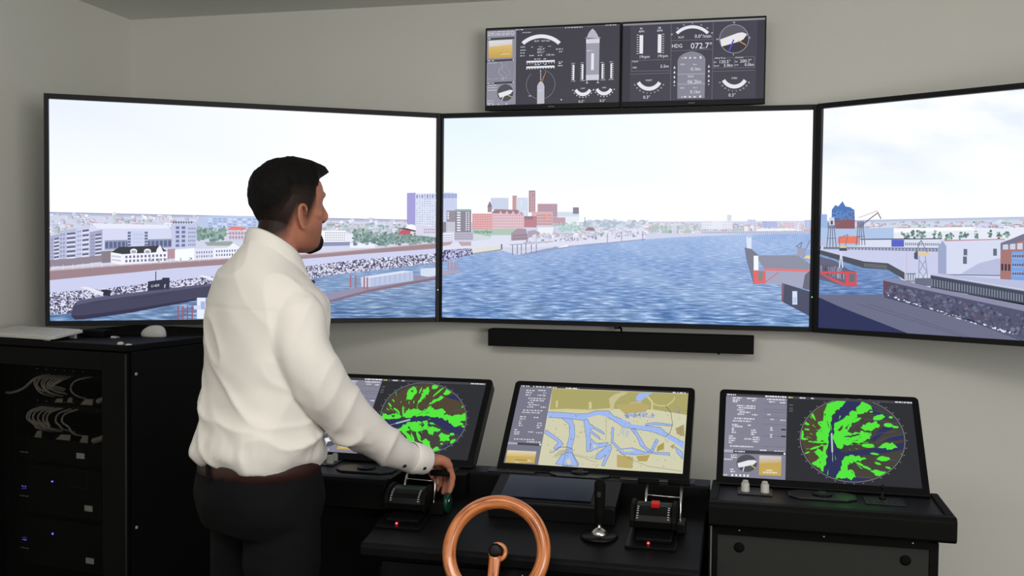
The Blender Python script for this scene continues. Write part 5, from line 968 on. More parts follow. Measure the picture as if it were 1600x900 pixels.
def console_mid():
    r = empty('chart_console', (0.06, -1.0, 0), 0, 'middle console showing the yellow and blue river chart', 'console', 'console desks under the wall screens')
    display(r, 0.0, ecdis())
    zt = 0.876
    extr([(0.03, zt), (-0.055, zt), (-0.060, zt - 0.006), (-0.060, 0.80), (0.03, 0.80)], -0.352, 0.341).build('control_panel', SATIN, r, bevel=0.002)
    trackball(r, -0.03, -0.012, zt); MB().mm(-0.30, -0.16, -0.045, 0.01, zt, zt + 0.004).build('button_plate', DPLATE, r, bevel=0.001); MB().mm(0.09, 0.30, -0.045, 0.012, zt, zt + 0.004).build('button_plate', DPLATE, r, bevel=0.001)
    for k in range(4): MB().mm(-0.27 + k * 0.022, -0.258 + k * 0.022, -0.035, -0.027, zt + 0.004, zt + 0.006).build('push_button', GREY, r)
    m = MB(); m.mm(-0.29, 0.335, -0.02, 0.27, 0.04, 0.79); m.mm(-0.2, 0.2, 0.14, 0.27, 0.79, 0.93); m.mm(-0.27, 0.315, 0.02, 0.25, 0, 0.04); m.build('cabinet', BLACK, r)
console_mid()

# ------------------------------------------------------------------ helm desk
def dz(y): return 0.75 + (y + 1.42) / 6.0
r = empty('helm_desk', (-0.05, -1.25, 0), 0, 'low black sloping desk carrying wheel, throttles and joystick', 'desk')
L = lambda x, y, z: (x + 0.05, y + 1.25, z)
prof = [(-1.062, dz(-1.062)), (-1.412, dz(-1.412)), (-1.424, dz(-1.424) - 0.006), (-1.424, dz(-1.42) - 0.030), (-1.062, dz(-1.062) - 0.040)]
MB().prism([L(-0.485, y, z) for y, z in prof], (0.880, 0, 0)).build('desktop', DESK, r, bevel=0.003)
MB().mm(-0.395, 0.435, -0.135, 0.17, 0.04, 0.716).build('cabinet', BLACK, r)
MB().mm(-0.385, 0.425, -0.147, -0.135, 0.52, 0.700).build('drawer_front', DESK, r, bevel=0.002)
MB().mm(-0.385, 0.425, -0.147, -0.135, 0.07, 0.515).build('door', DESK, r, bevel=0.002)
MB().mm(-0.37, 0.41, -0.09, 0.15, 0, 0.04).build('plinth', HOLE, r)

# touch display on the desk
r = empty('touch_display', (-0.015, -1.13, dz(-1.205)), 0, 'dark tilted touch display behind the wooden wheel', 'display')
zb = dz(-1.205)
prof = [(-1.068, 0.878), (-1.200, 0.838), (-1.206, 0.832), (-1.206, dz(-1.206)), (-1.068, dz(-1.068))]
h = MB().prism([(-0.195 + 0.015, y + 1.13, z - zb) for y, z in prof], (0.355, 0, 0)).build('housing', SATIN, r, bevel=0.004)
sl = atan2(0.040, 0.132)
GLASS = mat('dark_blue_screen_glass', (0.008, 0.010, 0.020), 0.16, spec=0.3)
GLASS.node_tree.nodes['Principled BSDF'].inputs['Emission Color'].default_value = (0.010, 0.014, 0.030, 1); GLASS.node_tree.nodes['Principled BSDF'].inputs['Emission Strength'].default_value = 0.25
MB().mm(-0.127, 0.127, -0.058, 0.060, 0, 0.002).build('screen', GLASS, r, loc=(-0.022, -0.003, 0.8592 - zb + 0.0006), rot=(sl, 0, 0))

# throttles
def throttle(x, label, side_mat, green):
    yb = -1.215
    r = empty('engine_throttle', (x, yb, dz(yb)), 0, label, 'throttle', 'twin lever engine throttles on the desk')
    a = math.atan(1 / 6.0); rot = (a, 0, 0)
    MB().mm(-0.065, 0.065, -0.115, 0.075, 0, 0.008).build('base_plate', SATIN, r, bevel=0.002, rot=rot)
    MB().mm(-0.040, 0.052, -0.090, 0.065, 0.008, 0.020).build('foot', SATIN, r, bevel=0.003, rot=rot)
    def dr(rad, fy, top): return [(fy * -1, 0.020), (-fy - 0.004, 0.040)] + [(-rad * cos(t), 0.038 + (top - 0.038) * sin(t)) for t in [radians(q) for q in (25, 45, 65, 85, 105, 125, 145, 165)]] + [(fy, 0.030), (fy, 0.020)]
    b = extr(dr(0.058, 0.054, 0.076), -0.048, 0.048).build('drum', SATIN, r, bevel=0.003)
    for s in (-1, 1):
        p0, p1 = sorted((s * 0.048, s * 0.060)); extr(dr(0.062, 0.056, 0.082), p0, p1).build('side_cheek', BLACK, r, bevel=0.003)
    m = MB()
    for s in (-1, 1):
        for q in range(6):
            t = radians(14 + q * 9); m.box((s * 0.040, -0.058 * cos(t) - 0.0006, 0.038 + 0.038 * sin(t) + 0.0006), (0.005, 0.002, 0.0022))
    m.build('scale_marks', KNOB, b)['kind'] = 'stuff'
    # levers
    for lx, gx, up, piv in ((-0.026, -0.024, (0.060, 0.118), (0.0, 0.055)), (0.066, 0.058 if not green else 0.0785, (0.060, 0.120) if not green else (0.023, 0.1125), (0.0, 0.026))):
        m = MB(); m.tube([(lx, piv[0], piv[1]), (lx, up[0], up[1])], 0.0034, 10); rod = m.build('lever_rod', CHROME, r)
        m = MB(); m.tube([(gx - 0.029, *up), (gx - 0.027, *up), (gx + 0.027, *up), (gx + 0.029, *up)], [0.006, 0.0085, 0.0085, 0.006], 14); m.build('grip', HOLE, rod)
        if lx > 0:
            m = MB(); m.lathe([(0.009, 0), (0.009, 0.008), (0.005, 0.012)], (lx - 0.004, *piv), 12, RY(pi / 2)); m.build('pivot_bolt', CHROME, rod)
    m = MB(); m.tube([(-0.026, 0.030, 0.089), (0.0, 0.030, 0.088), (0.020, 0.032, 0.087), (0.066, 0.034, 0.086)], 0.0016, 6); m.build('link_wire', CHROME, r)
    if green:
        m = MB(); m.lathe([(0.028, 0), (0.028, 0.010), (0.024, 0.013)], (0.096, 0.020, 0.030), 28, RY(pi / 2)); g = m.build('side_drum', side_mat, r)
        m = MB(); m.lathe([(0.007, 0), (0.006, 0.005)], (0.106, 0.010, 0.038), 10, RY(pi / 2)); m.build('bolt', CHROME, g)
        MB().mm(0.058, 0.098, -0.012, 0.040, 0.004, 0.034).build('side_bracket', SATIN, r)
    else:
        MB().box((0.004, -0.022, 0.0760), (0.021, 0.018, 0.016), RX(radians(20))).build('push_switch', side_mat, r, bevel=0.001)
        MB().mm(0.058, 0.082, -0.030, 0.030, 0.006, 0.034).build('side_bracket', SATIN, r, bevel=0.003)
    l = MB(); l.lathe([(0.0035, 0), (0.0028, 0.004)], (-0.006, -0.100, -0.006), 10); l.build('indicator_light', LEDR, r)
throttle(-0.4175, 'black twin lever throttle under the hand of the man, green side drum', GREENP, True)
throttle(0.266, 'black twin lever throttle with red switch, right of the joystick', REDP, False)

# joystick
r = empty('joystick', (0.127, -1.272, dz(-1.272)), 0, 'upright black joystick on a chrome cone, beside the wheel', 'joystick')
MB().lathe([(0.050, 0), (0.050, 0.006), (0.044, 0.010), (0.020, 0.012)], (0, 0, -0.004), 28).build('base', SATIN, r)
MB().lathe([(0.0225, 0.008), (0.0235, 0.011), (0.017, 0.019), (0.009, 0.024), (0.004, 0.028), (0.004, 0.040)], (0, 0, -0.002), 24).build('chrome_collar', CHROME, r)
m = MB(); m.rings([[(a * cx_, b * cy_, z) for cx_, cy_ in [(cos(t), sin(t)) for t in [2 * pi * k / 16 for k in range(16)]]] for z, a, b in ((0.034, 0.008, 0.008), (0.038, 0.0125, 0.013), (0.070, 0.0135, 0.0145), (0.105, 0.0145, 0.0155), (0.138, 0.0150, 0.0165), (0.148, 0.0125, 0.014), (0.152, 0.006, 0.007))])
h = m.build('handle', HOLE, r); MB().mm(-0.005, 0.005, -0.0175, -0.0145, 0.108, 0.122).build('thumb_button', GREY, h, bevel=0.001)

# steering wheel
r = empty('steering_wheel', (-0.1035, -1.468, 0.7750), 0, 'small wooden steering wheel with one spoke and black hub', 'wheel')
TW_ = RX(radians(-24))
def grain_obj(name, pts_fn, parent, mat_, n1, n2, closed):
    vs = []; fs = []; gr = []
    for i in range(n1):
        for k in range(n2): p, g = pts_fn(i / (n1 if closed else n1 - 1), k / n2); vs.append(TW_ @ Vector(p)); gr.append(g)
    for i in range(n1 if closed else n1 - 1):
        for k in range(n2): fs.append((i * n2 + k, i * n2 + (k + 1) % n2, ((i + 1) % n1) * n2 + (k + 1) % n2, ((i + 1) % n1) * n2 + k))
    if not closed: fs += [tuple(range(n2))[::-1], tuple(range((n1 - 1) * n2, n1 * n2))]
    me = bpy.data.meshes.new(name); me.from_pydata(vs, [], fs); me.update(); me.polygons.foreach_set('use_smooth', [True] * len(fs))
    bm = bmesh.new(); bm.from_mesh(me); bmesh.ops.recalc_face_normals(bm, faces=bm.faces); bm.to_mesh(me); bm.free()
    at = me.attributes.new('grain', 'FLOAT_VECTOR', 'POINT'); at.data.foreach_set('vector', [c for g in gr for c in g]); me.materials.append(mat_)
    o = bpy.data.objects.new(name, me); COL.objects.link(o); o.parent = parent; return o
RR = 0.1215
def rim(u, v):
    a = 2 * pi * u; t = 2 * pi * v
    q = 0.0172 * (1 - 0.085 * math.exp(-((((t - 4.45 + pi) % (2 * pi)) - pi) / 0.16) ** 2) - 0.06 * math.exp(-((((t - 3.75 + pi) % (2 * pi)) - pi) / 0.14) ** 2))
    rr = RR + q * cos(t)
    return (rr * sin(a), q * sin(t), rr * cos(a)), (1.1 * cos(a), 1.1 * sin(a), abs(v - 0.28 if v < 0.78 else v - 1.28) * 15 + 0.25 * sin(3 * a))
grain_obj('rim', rim, r, WOOD, 128, 28, True)
def spoke(u, v):
    t = 2 * pi * v; z = -0.012 - u * (RR - 0.014); w = 0.0125 + 0.003 * (1 - u) ** 2 + 0.003 * u ** 3
    return (w * cos(t), -0.004 + 0.008 * sin(t), z), (u * 1.2, cos(t) * 1.6 + 3, sin(t) * 1.2 + 7)
grain_obj('spoke', spoke, r, WOOD, 14, 18, False)
def hubring(u, v):
    a = 2 * pi * u; t = 2 * pi * v; rr = 0.019 + 0.006 * cos(t)
    return (0.004 + rr * sin(a), 0.006 + 0.007 * sin(t), -0.002 + rr * cos(a)), (a * 0.6, v * 4, 2)
grain_obj('hub_ring', hubring, r, WOOD, 40, 12, True)
m = MB(); m.lathe([(0.0175, -0.010), (0.0175, 0.010), (0.0160, 0.014), (0.010, 0.015)], (0, 0, 0), 28, TW_ @ RX(pi / 2)); m.build('hub_cap', SATIN, r)
m = MB(); m.tube([TW_ @ Vector((0, 0.004, 0)), TW_ @ Vector((0, 0.080, 0))], 0.012, 14); m.build('shaft', BLACK, r)
g = MB().lathe([(0.060, -0.060), (0.060, -0.072), (0.056, -0.075)], (0.022, -0.012, -0.058), 40, TW_ @ RX(pi / 2)).build('steering_dial', BLACK, r)
m = MB()
for k, (dx, dz_) in enumerate(((0.053, 0.010), (0.0535, 0.004), (0.0535, -0.002), (-0.010, 0.052))): m.box(TW_ @ Vector((0.030 + dx, 0.0, 0)) + Vector((0, 0, 0)) + TW_ @ Vector((0, 0.0595 - 0.0005, -0.055 + dz_)) + Vector((-0.02, -0.012, 0)), (0.002, 0.001, 0.005), TW_)
m.build('dial_marks', WHITEP, g)['kind'] = 'stuff'

# ------------------------------------------------------------------ server rack and what stands in and on it
RK = (-1.5045, -0.9653); RA = radians(-7.5)
def rw(x, y, z):   # rack coordinates to the room
    return Vector((RK[0] + x * cos(RA) - y * sin(RA), RK[1] + x * sin(RA) + y * cos(RA), z))
def rempty(name, x, y, z, label, cat, group=None): return empty(name, rw(x, y, z), RA, label, cat, group)
r = empty('server_rack', rw(0, 0, 0), RA, 'black server rack with perforated door, left of the man', 'server rack')
WR, DR, HR = 0.62, 0.74, 1.2
for x in (-WR + 0.02, -0.035):
    for y in (0.045, DR - 0.03): MB().mm(x - 0.018, x + 0.018, y - 0.018, y + 0.018, 0.03, HR - 0.022).build('frame_post', BLACK, r)
MB().mm(-WR, 0.0, 0.004, DR, HR - 0.022, HR).build('top_panel', BLACK, r, bevel=0.003)
MB().mm(-WR, 0.0, 0.024, DR, 0.0, 0.03).build('base', BLACK, r)
s = MB().mm(-0.014, 0.0, 0.026, DR - 0.002, 0.032, HR - 0.024).build('side_panel', BLACK, r, bevel=0.002)
for (y, z) in ((0.045, 1.10), (0.045, 0.58), (0.70, 1.10)): MB().lathe([(0.006, 0), (0.005, 0.003)], (0, y, z), 12, RY(pi / 2)).build('screw', KNOB, s)
MB().mm(-WR, -WR + 0.012, 0.026, DR - 0.002, 0.032, HR - 0.024).build('side_panel', BLACK, r, bevel=0.002)
MB().mm(-WR + 0.012, -0.014, DR - 0.012, DR - 0.002, 0.032, HR - 0.024).build('rear_panel', BLACK, r)
m = MB(); m.mm(-0.104, -0.006, 0.0, 0.022, 0.03, HR - 0.026); m.mm(-WR + 0.004, -WR + 0.045, 0.0, 0.022, 0.03, HR - 0.026); m.mm(-WR + 0.045, -0.104, 0.0, 0.022, 1.112, HR - 0.026); m.mm(-WR + 0.045, -0.104, 0.0, 0.022, 0.03, 0.08)
d = m.build('door', BLACK, r, bevel=0.002)
MB().mm(-WR + 0.045, -0.104, 0.010, 0.0115, 0.08, 1.112).build('perforated_sheet', PERF, d)
m = MB(); m.tube([(-0.004, 0.002, 0.05), (-0.004, 0.002, HR - 0.03)], 0.003, 8); m.build('hinge_rod', GREY, d)
for x in (-0.120, -WR + 0.058):
    rail = MB().mm(x, x + 0.015, 0.055, 0.075, 0.04, HR - 0.03).build('mounting_rail', BLACK, r)
    if x > -0.2:
        for z in (1.088, 1.060, 1.028, 1.000, 0.985, 0.955, 0.940, 0.828, 0.795, 0.700, 0.660, 0.645, 0.520, 0.480, 0.470): MB().mm(x + 0.004, x + 0.010, 0.0525, 0.055, z - 0.003, z + 0.003).build('cage_nut', VENT, rail)
def rp(px, py): return (-0.562 + px * 0.00288, 1.112 - (py - 579) * 0.00288)
for nm, z0, lab in (('patch_panel', 1.052, 'upper black patch panel behind the rack door'), ('patch_panel', 0.938, 'lower black patch panel behind the rack door')):
    p = rempty(nm, -0.335, 0.10, z0, lab, 'patch panel', 'patch panels in the rack')
    MB().mm(-0.215, 0.213, 0.0, 0.10, 0.0, 0.044).build('panel', BLACK, p)
    for k in range(16):
        MB().mm(-0.165 + k * 0.021, -0.151 + k * 0.021, -0.002, 0.0, 0.012, 0.024).build('port', GREY, p)
        if k % 2 == 0 and k < 12: MB().mm(-0.160 + k * 0.021, -0.157 + k * 0.021, -0.002, 0.0, 0.034, 0.037).build('port_light', VENT, p)
def cable(pts, rad, lab, grp):
    c = [Vector((*[0, 0, 0],))] * 0
    P3 = [rw(rp(a, b)[0], y, rp(a, b)[1]) for a, b, y in pts]
    base = P3[0]; fine = []
    for i in range(len(P3) - 1):
        p0, p1, p2, p3 = P3[max(i - 1, 0)], P3[i], P3[i + 1], P3[min(i + 2, len(P3) - 1)]
        for k in range(6):
            t = k / 6; fine.append(0.5 * ((2 * p1) + (p2 - p0) * t + (2 * p0 - 5 * p1 + 4 * p2 - p3) * t * t + (3 * p1 - p0 - 3 * p2 + p3) * t ** 3))
    fine.append(P3[-1])
    m = MB(); m.tube([p - base for p in fine], rad, 8)
    o = m.build('network_cable', CABLE, None, loc=base); tag(o, lab, 'cable', grp)
ORD = ['first', 'second', 'third', 'fourth', 'fifth', 'sixth', 'seventh', 'eighth']
for k, (x0, x1, y1) in enumerate(((42, 50, 614), (47, 52, 611), (53, 62, 613), (58, 64, 613), (64, 67, 609), (70, 66, 606), (76, 68, 604), (80, 70, 610))):
    cable([(x0, 594, 0.096), (x0 - 2 + k * 0.3, 597, 0.055), ((x0 + x1) / 2 - 4, 604, 0.038), (x1, y1, 0.045), (x1 + 4, y1 + 6, 0.090)], 0.0034, ORD[k] + ' thin grey cable hanging from the upper patch panel, from the left', 'cables of the upper patch panel')
cable([(44, 594, 0.096), (40, 597, 0.045), (25, 609, 0.036), (5, 616, 0.036), (-12, 617, 0.05)], 0.0048, 'grey cable running left from the upper patch panel', None)
cable([(112, 593, 0.096), (104, 596, 0.045), (99, 606, 0.038), (103, 614, 0.050), (106, 620, 0.09)], 0.0030, 'single grey cable apart on the right of the upper patch panel', None)
for k, (x0, x1, y1) in enumerate(((34, 44, 658), (38, 50, 658), (44, 56, 657), (52, 60, 657), (60, 64, 657), (66, 64, 656), (80, 84, 656), (90, 100, 660))):
    cable([(x0, 634, 0.096), (x0 - 6, 638, 0.055), (x0 - 5, 646, 0.038), ((x0 + x1) / 2, 652, 0.038), (x1, y1, 0.045), (x1 + 3, y1 + 6, 0.090)], 0.0034, ORD[k] + ' thin grey cable hanging from the lower patch panel, from the left', 'cables of the lower patch panel')
cable([(166, 605, 0.045), (156, 610, 0.042), (146, 616, 0.042), (137, 619, 0.05)], 0.0095, 'thick grey cable at the right of the upper patch panel', None)
cable([(166, 642, 0.045), (156, 655, 0.042), (146, 662, 0.042), (130, 667, 0.05)], 0.0105, 'thick grey cable at the right of the lower patch panel', None)
m_tags = (((70, 619), (83, 624)), ((90, 617), (98, 623)), ((111, 617), (130, 624)), ((38, 661), (49, 669)), ((72, 662), (95, 669)), ((110, 661), (122, 670)))
for i, ((a, b), (c, e)) in enumerate(m_tags):
    x0, z1 = rp(a, b); x1, z0 = rp(c, e); bw = rw((x0 + x1) / 2, 0.045, z0)
    w = (x1 - x0) / 2; h = z1 - z0
    mm_ = MB().prism([(-w, 0, 0), (w * 0.92, 0, 0), (w, 0, h), (-w * 0.2, 0, h * 0.95)], (0, 0.004, 0))
    o = mm_.build('cable_tag', CABLE, None, loc=bw, rot=(0, 0, RA)); tag(o, '%s pale cable tag below the %s patch panel' % (('left', 'middle', 'right')[i % 3], 'upper' if i < 3 else 'lower'), 'tag', 'cable tags of the %s patch panel' % ('upper' if i < 3 else 'lower'))
SERV = (('server', 0.765, 0.082, 'flat black server directly below the lower patch panel', 0.800, -0.256, None), ('server', 0.580, 0.172, 'black server with blue light and framed drive bay', 0.619, -0.221, 0.698), ('server', 0.392, 0.172, 'lowest visible black server with blue light in the rack', 0.436, -0.216, 0.512))
for nm, z0, h, lab, zl, xl, zled in SERV:
    p = rempty(nm, -0.335, 0.06, z0, lab, 'server', 'servers in the rack')
    MB().mm(-0.212, 0.210, 0.0, 0.60, 0.0, h).build('case', SATIN, p, bevel=0.002)
    MB().mm(xl + 0.335 - 0.017, xl + 0.335 + 0.017, -0.003, 0.0, zl - z0 - 0.0095, zl - z0 + 0.0095).build('vent_plate', VENT, p)
    if zled:
        MB().lathe([(0.0035, 0), (0.003, 0.003)], (-0.385 + 0.335, 0, zled - z0), 10, RX(pi / 2)).build('power_light', LEDB, p)
        for q in range(6): MB().mm(-0.212 + 0.02 + (q % 3) * 0.008, -0.212 + 0.022 + (q % 3) * 0.008, -0.0015, 0.0, zled - z0 - 0.03 - (q // 3) * 0.008, zled - z0 - 0.028 - (q // 3) * 0.008).build('activity_light', LEDB, p)
    if z0 == 0.580:
        b = MB(); b.mm(0.018, 0.112, -0.003, 0.0, 0.105, 0.108); b.mm(0.018, 0.112, -0.003, 0.0, 0.165, 0.168); b.mm(0.018, 0.021, -0.003, 0.0, 0.108, 0.165); b.mm(0.109, 0.112, -0.003, 0.0, 0.108, 0.165); b.build('drive_bay_frame', GREY, p)
    b = MB()
    for q in range(5): b.mm(-0.20 + q * 0.008, -0.195 + q * 0.008, -0.001, 0.0, h * 0.30, h * 0.30 + 0.004)
    b.build('maker_mark', KNOB, p)

# on top of the rack
kb = empty('keyboard', rw(-0.50, 0.085, HR), RA + radians(-3), 'white computer keyboard lying on the server rack', 'keyboard')
KT = radians(7.0); KR = RX(KT)
m = MB(); pts = [(-0.165, -0.070), (0.155, -0.070), (0.175, -0.055), (0.175, 0.066), (0.168, 0.072), (-0.165, 0.072)]
m.prism([KR @ Vector((x, y, 0.012)) for x, y in pts], KR @ Vector((0, 0, 0.010))); m.build('keyboard_case', WHITEP, kb, bevel=0.002)
mk = MB(); mk.mm(-0.0095, 0.0095, -0.0085, 0.0085, 0, 0.004)
for j in range(6):
    for i in range(17):
        o = mk.build('key', KEYW, kb) if (i, j) == (0, 0) else bpy.data.objects.new('key', key_me)
        if (i, j) == (0, 0): key_me = o.data
        else: COL.objects.link(o); o.parent = kb
        o.location = KR @ Vector((-0.150 + i * 0.0192, -0.052 + j * 0.0212, 0.0215)); o.rotation_euler = (KT, 0, 0)
for x in (-0.14, 0.14): MB().mm(x - 0.012, x + 0.012, 0.048, 0.058, 0, 0.019).build('foot', WHITEP, kb); MB().mm(x - 0.012, x + 0.012, -0.062, -0.055, 0, 0.006).build('pad', WHITEP, kb)
ms = empty('mouse', rw(-0.155, 0.310, HR), RA, 'white computer mouse lying on the server rack', 'mouse')
rings = []
for z, sc_, off in ((0.0, 0.95, 0), (0.005, 1.0, 0), (0.014, 0.98, 0), (0.022, 0.91, -0.002), (0.029, 0.80, -0.005), (0.035, 0.64, -0.008), (0.039, 0.46, -0.010), (0.0415, 0.26, -0.012), (0.0422, 0.08, -0.012)):
    rings.append([((0.052 * sc_) * cos(t) - off, 0.031 * sc_ * sin(t) * (1 - 0.12 * cos(t)), z) for t in [2 * pi * k / 28 for k in range(28)]])
MB().rings(rings).build('shell', WHITEP, ms)
MB().lathe([(0.007, -0.003), (0.007, 0.003)], (-0.026, 0.0, 0.0315), 14, RX(pi / 2)).build('scroll_wheel', GREY, ms)
ad = empty('power_adapter', rw(-0.335, 0.215, HR), RA + 0.2, 'small black adapter box with cable between keyboard and mouse', 'adapter')
MB().mm(-0.045, 0.045, -0.03, 0.03, 0, 0.026).build('box', SATIN, ad, bevel=0.003)
m = MB(); m.tube([(0.045, 0, 0.012), (0.06, 0.02, 0.006), (0.09, 0.05, 0.006), (0.13, 0.06, 0.006), (0.15, 0.09, 0.006), (0.12, 0.13, 0.006)], 0.004, 8); m.build('cable', HOLE, ad)
m = MB(); m.tube([(-0.045, 0, 0.012), (-0.09, 0.03, 0.006), (-0.14, 0.035, 0.006), (-0.19, 0.02, 0.006)], 0.004, 8); m.build('cable', HOLE, ad)
us = empty('usb_plug', rw(-0.235, 0.20, HR), RA + 0.3, 'tiny white and steel plug lying left of the mouse', 'plug')
MB().mm(-0.012, 0.008, -0.006, 0.006, 0, 0.007).build('body', WHITEP, us, bevel=0.001); MB().mm(0.008, 0.020, -0.005, 0.005, 0.001, 0.006).build('connector', CHROME, us)
for x, lab in ((-0.040, 'rounded white clip on the front edge of the rack top'), (-0.006, 'flat white clip at the front corner of the rack top')):
    c = empty('corner_clip', rw(x, 0.018, HR), RA, lab, 'clip')
    h = 0.009 if x < -0.02 else 0.004
    MB().lathe([(0.011, 0), (0.011, h * 0.5), (0.007, h)], (0, 0, 0), 16).build('cap', WHITEP, c); MB().lathe([(0.003, 0), (0.003, 0.001)], (0, 0, h), 8).build('screw_head', KNOB, c)

# ------------------------------------------------------------------ the man at the throttle
MAN = empty('person', (-0.7417, -1.50, 0), radians(-30), 'person in white shirt and black trousers, one hand on the throttle', 'person')
def skin_mat():
    m = mat('skin', (0.42, 0.170, 0.110), 0.55, var=0.10, scale=40, bump=0.1, bscale=900, spec=0.2); nt = m.node_tree; b = nt.nodes['Principled BSDF']
    at = nt.nodes.new('ShaderNodeAttribute'); at.attribute_name = 'stubble'
    old = b.inputs['Base Color'].links[0].from_socket
    mx = nt.nodes.new('ShaderNodeMix'); mx.data_type = 'RGBA'; mx.inputs[7].default_value = (0.005, 0.004, 0.0036, 1)
    nt.links.new(at.outputs['Fac'], mx.inputs[0]); nt.links.new(old, mx.inputs[6]); nt.links.new(mx.outputs[2], b.inputs['Base Color'])
    b.inputs['Subsurface Weight'].default_value = 0.08; b.inputs['Subsurface Radius'].default_value = (0.01, 0.004, 0.002)
    return m
SKIN = skin_mat()
HAIR = mat('dark_brown_hair', (0.0050, 0.0040, 0.0036), 0.65, var=0.5, scale=160, bump=0.9, bscale=380, spec=0.10)
def _thin(m):
    nt = m.node_tree; b = nt.nodes['Principled BSDF']; at = nt.nodes.new('ShaderNodeAttribute'); at.attribute_name = 'thin'
    old = b.inputs['Base Color'].links[0].from_socket; mx = nt.nodes.new('ShaderNodeMix'); mx.data_type = 'RGBA'; mx.inputs[7].default_value = (0.024, 0.016, 0.012, 1)
    nt.links.new(at.outputs['Fac'], mx.inputs[0]); nt.links.new(old, mx.inputs[6]); nt.links.new(mx.outputs[2], b.inputs['Base Color'])
_thin(HAIR)
SHIRT = mat('white_cotton', (0.745, 0.715, 0.68), 0.85, var=0.02, scale=20, bump=0.12, bscale=1400, spec=0.2)
TROUS = mat('black_wool', (0.0032, 0.0033, 0.0042), 0.85, var=0.2, scale=60, bump=0.2, bscale=1200, spec=0.15)
BELT = mat('dark_red_brown_leather', (0.030, 0.010, 0.008), 0.5, var=0.2, spec=0.35)
BUTT = mat('dark_button', (0.012, 0.010, 0.010), 0.3)
SHOE = mat('black_leather', (0.010, 0.010, 0.010), 0.35)
EYEW = mat('eye_white', (0.75, 0.72, 0.68), 0.2)

def ell_ring(cx_, cy_, z, a, b, n=40, e=2.25, tilt=0.0):
    out = []
    for k in range(n):
        t = 2 * pi * k / n; c, s = cos(t), sin(t)
        x = a * math.copysign(abs(c) ** (2 / e), c); y = b * math.copysign(abs(s) ** (2 / e), s)
        out.append((cx_ + x, cy_ + y, z + tilt * y))
    return out
def chain(m, pts, n=18):
    """closed limb: pts = (x, y, z, radius), rounded ends"""
    P = [Vector(p[:3]) for p in pts]; Rr = [p[3] for p in pts]
    # smooth interpolation
    fp, fr = [], []
    for i in range(len(P) - 1):
        p0, p1, p2, p3 = P[max(i - 1, 0)], P[i], P[i + 1], P[min(i + 2, len(P) - 1)]
        r0, r1 = Rr[i], Rr[i + 1]
        for k in range(5):
            t = k / 5; fp.append(0.5 * ((2 * p1) + (p2 - p0) * t + (2 * p0 - 5 * p1 + 4 * p2 - p3) * t * t + (3 * p1 - p0 - 3 * p2 + p3) * t ** 3)); fr.append(r0 + (r1 - r0) * t)
    fp.append(P[-1]); fr.append(Rr[-1])
    d0 = (fp[0] - fp[1]).normalized(); d1 = (fp[-1] - fp[-2]).normalized()
    a = [(fp[0] + d0 * fr[0] * sin(q), fr[0] * cos(q)) for q in (1.45, 1.1, 0.7, 0.35)]; b = [(fp[-1] + d1 * fr[-1] * sin(q), fr[-1] * cos(q)) for q in (0.35, 0.7, 1.1, 1.45)]
    allp = a + list(zip(fp, fr)) + b
    m.tube([p for p, _ in allp], [r_ for _, r_ in allp], n)
def fuse(m, voxel, smooth_it, fac=0.5):
    me = m.mesh('tmp'); ob = bpy.data.objects.new('tmp', me); COL.objects.link(ob)
    md = ob.modifiers.new('r', 'REMESH'); md.mode = 'VOXEL'; md.voxel_size = voxel; md.use_smooth_shade = True
    if smooth_it: s_ = ob.modifiers.new('s', 'SMOOTH'); s_.factor = fac; s_.iterations = smooth_it
    dg = bpy.context.evaluated_depsgraph_get(); dg.update()
    out = bpy.data.meshes.new_from_object(ob.evaluated_get(dg)); bpy.data.objects.remove(ob)
    out.polygons.foreach_set('use_smooth', [True] * len(out.polygons))
    return out
def link_mesh(name, me, m, parent):
    me.materials.clear(); me.materials.append(m); me.name = name
    o = bpy.data.objects.new(name, me); COL.objects.link(o); o.parent = parent; return o

# --- head surface, head frame: x right, y forward, z up
HC = Vector((0.0, 0.098, 1.634)); HRZ = RZ(radians(-5.0))
HL = [(-0.120, 0.008, 0.050, 0.020), (-0.116, 0.028, 0.068, 0.004), (-0.106, 0.042, 0.079, -0.012), (-0.088, 0.055, 0.083, -0.034), (-0.066, 0.063, 0.085, -0.056), (-0.045, 0.068, 0.087, -0.074), (-0.020, 0.0725, 0.086, -0.089), (0.005, 0.0755, 0.084, -0.097), (0.030, 0.077, 0.090, -0.100), (0.055, 0.0745, 0.089, -0.097), (0.078, 0.066, 0.078, -0.087), (0.096, 0.053, 0.058, -0.071), (0.108, 0.036, 0.034, -0.050), (0.114, 0.016, 0.006, -0.026), (0.1155, 0.004, -0.006, -0.014)]
hz_ = np.array([l[0] for l in HL]); hw_ = np.array([l[1] for l in HL]); hf_ = np.array([l[2] for l in HL]); hb_ = np.array([l[3] for l in HL])
_zd = np.linspace(-0.120, 0.1155, 400)
def _sm(a):
    y = np.interp(_zd, hz_, a); k = np.ones(25) / 25
    for _ in range(2): y = np.convolve(np.concatenate([2 * y[0] - y[12:0:-1], y, 2 * y[-1] - y[-2:-14:-1]]), k, 'valid')
    return y
hw_, hf_, hb_ = _sm(hw_), _sm(hf_), _sm(hb_); hz_ = _zd
def head_pt(z, phi, grow=0.0):
    w = max(0.002, np.interp(z, hz_, hw_)); f = np.interp(z, hz_, hf_); b = np.interp(z, hz_, hb_)
    c0 = (f + b) / 2; hl = (f - b) / 2; e = 2.25
    c, s = cos(phi), sin(phi)
    return Vector((math.copysign(abs(s) ** (2 / e), s) * (w + grow), c0 + math.copysign(abs(c) ** (2 / e), c) * (hl + grow), z))
def H2B(p): return HRZ @ Vector(p) + HC

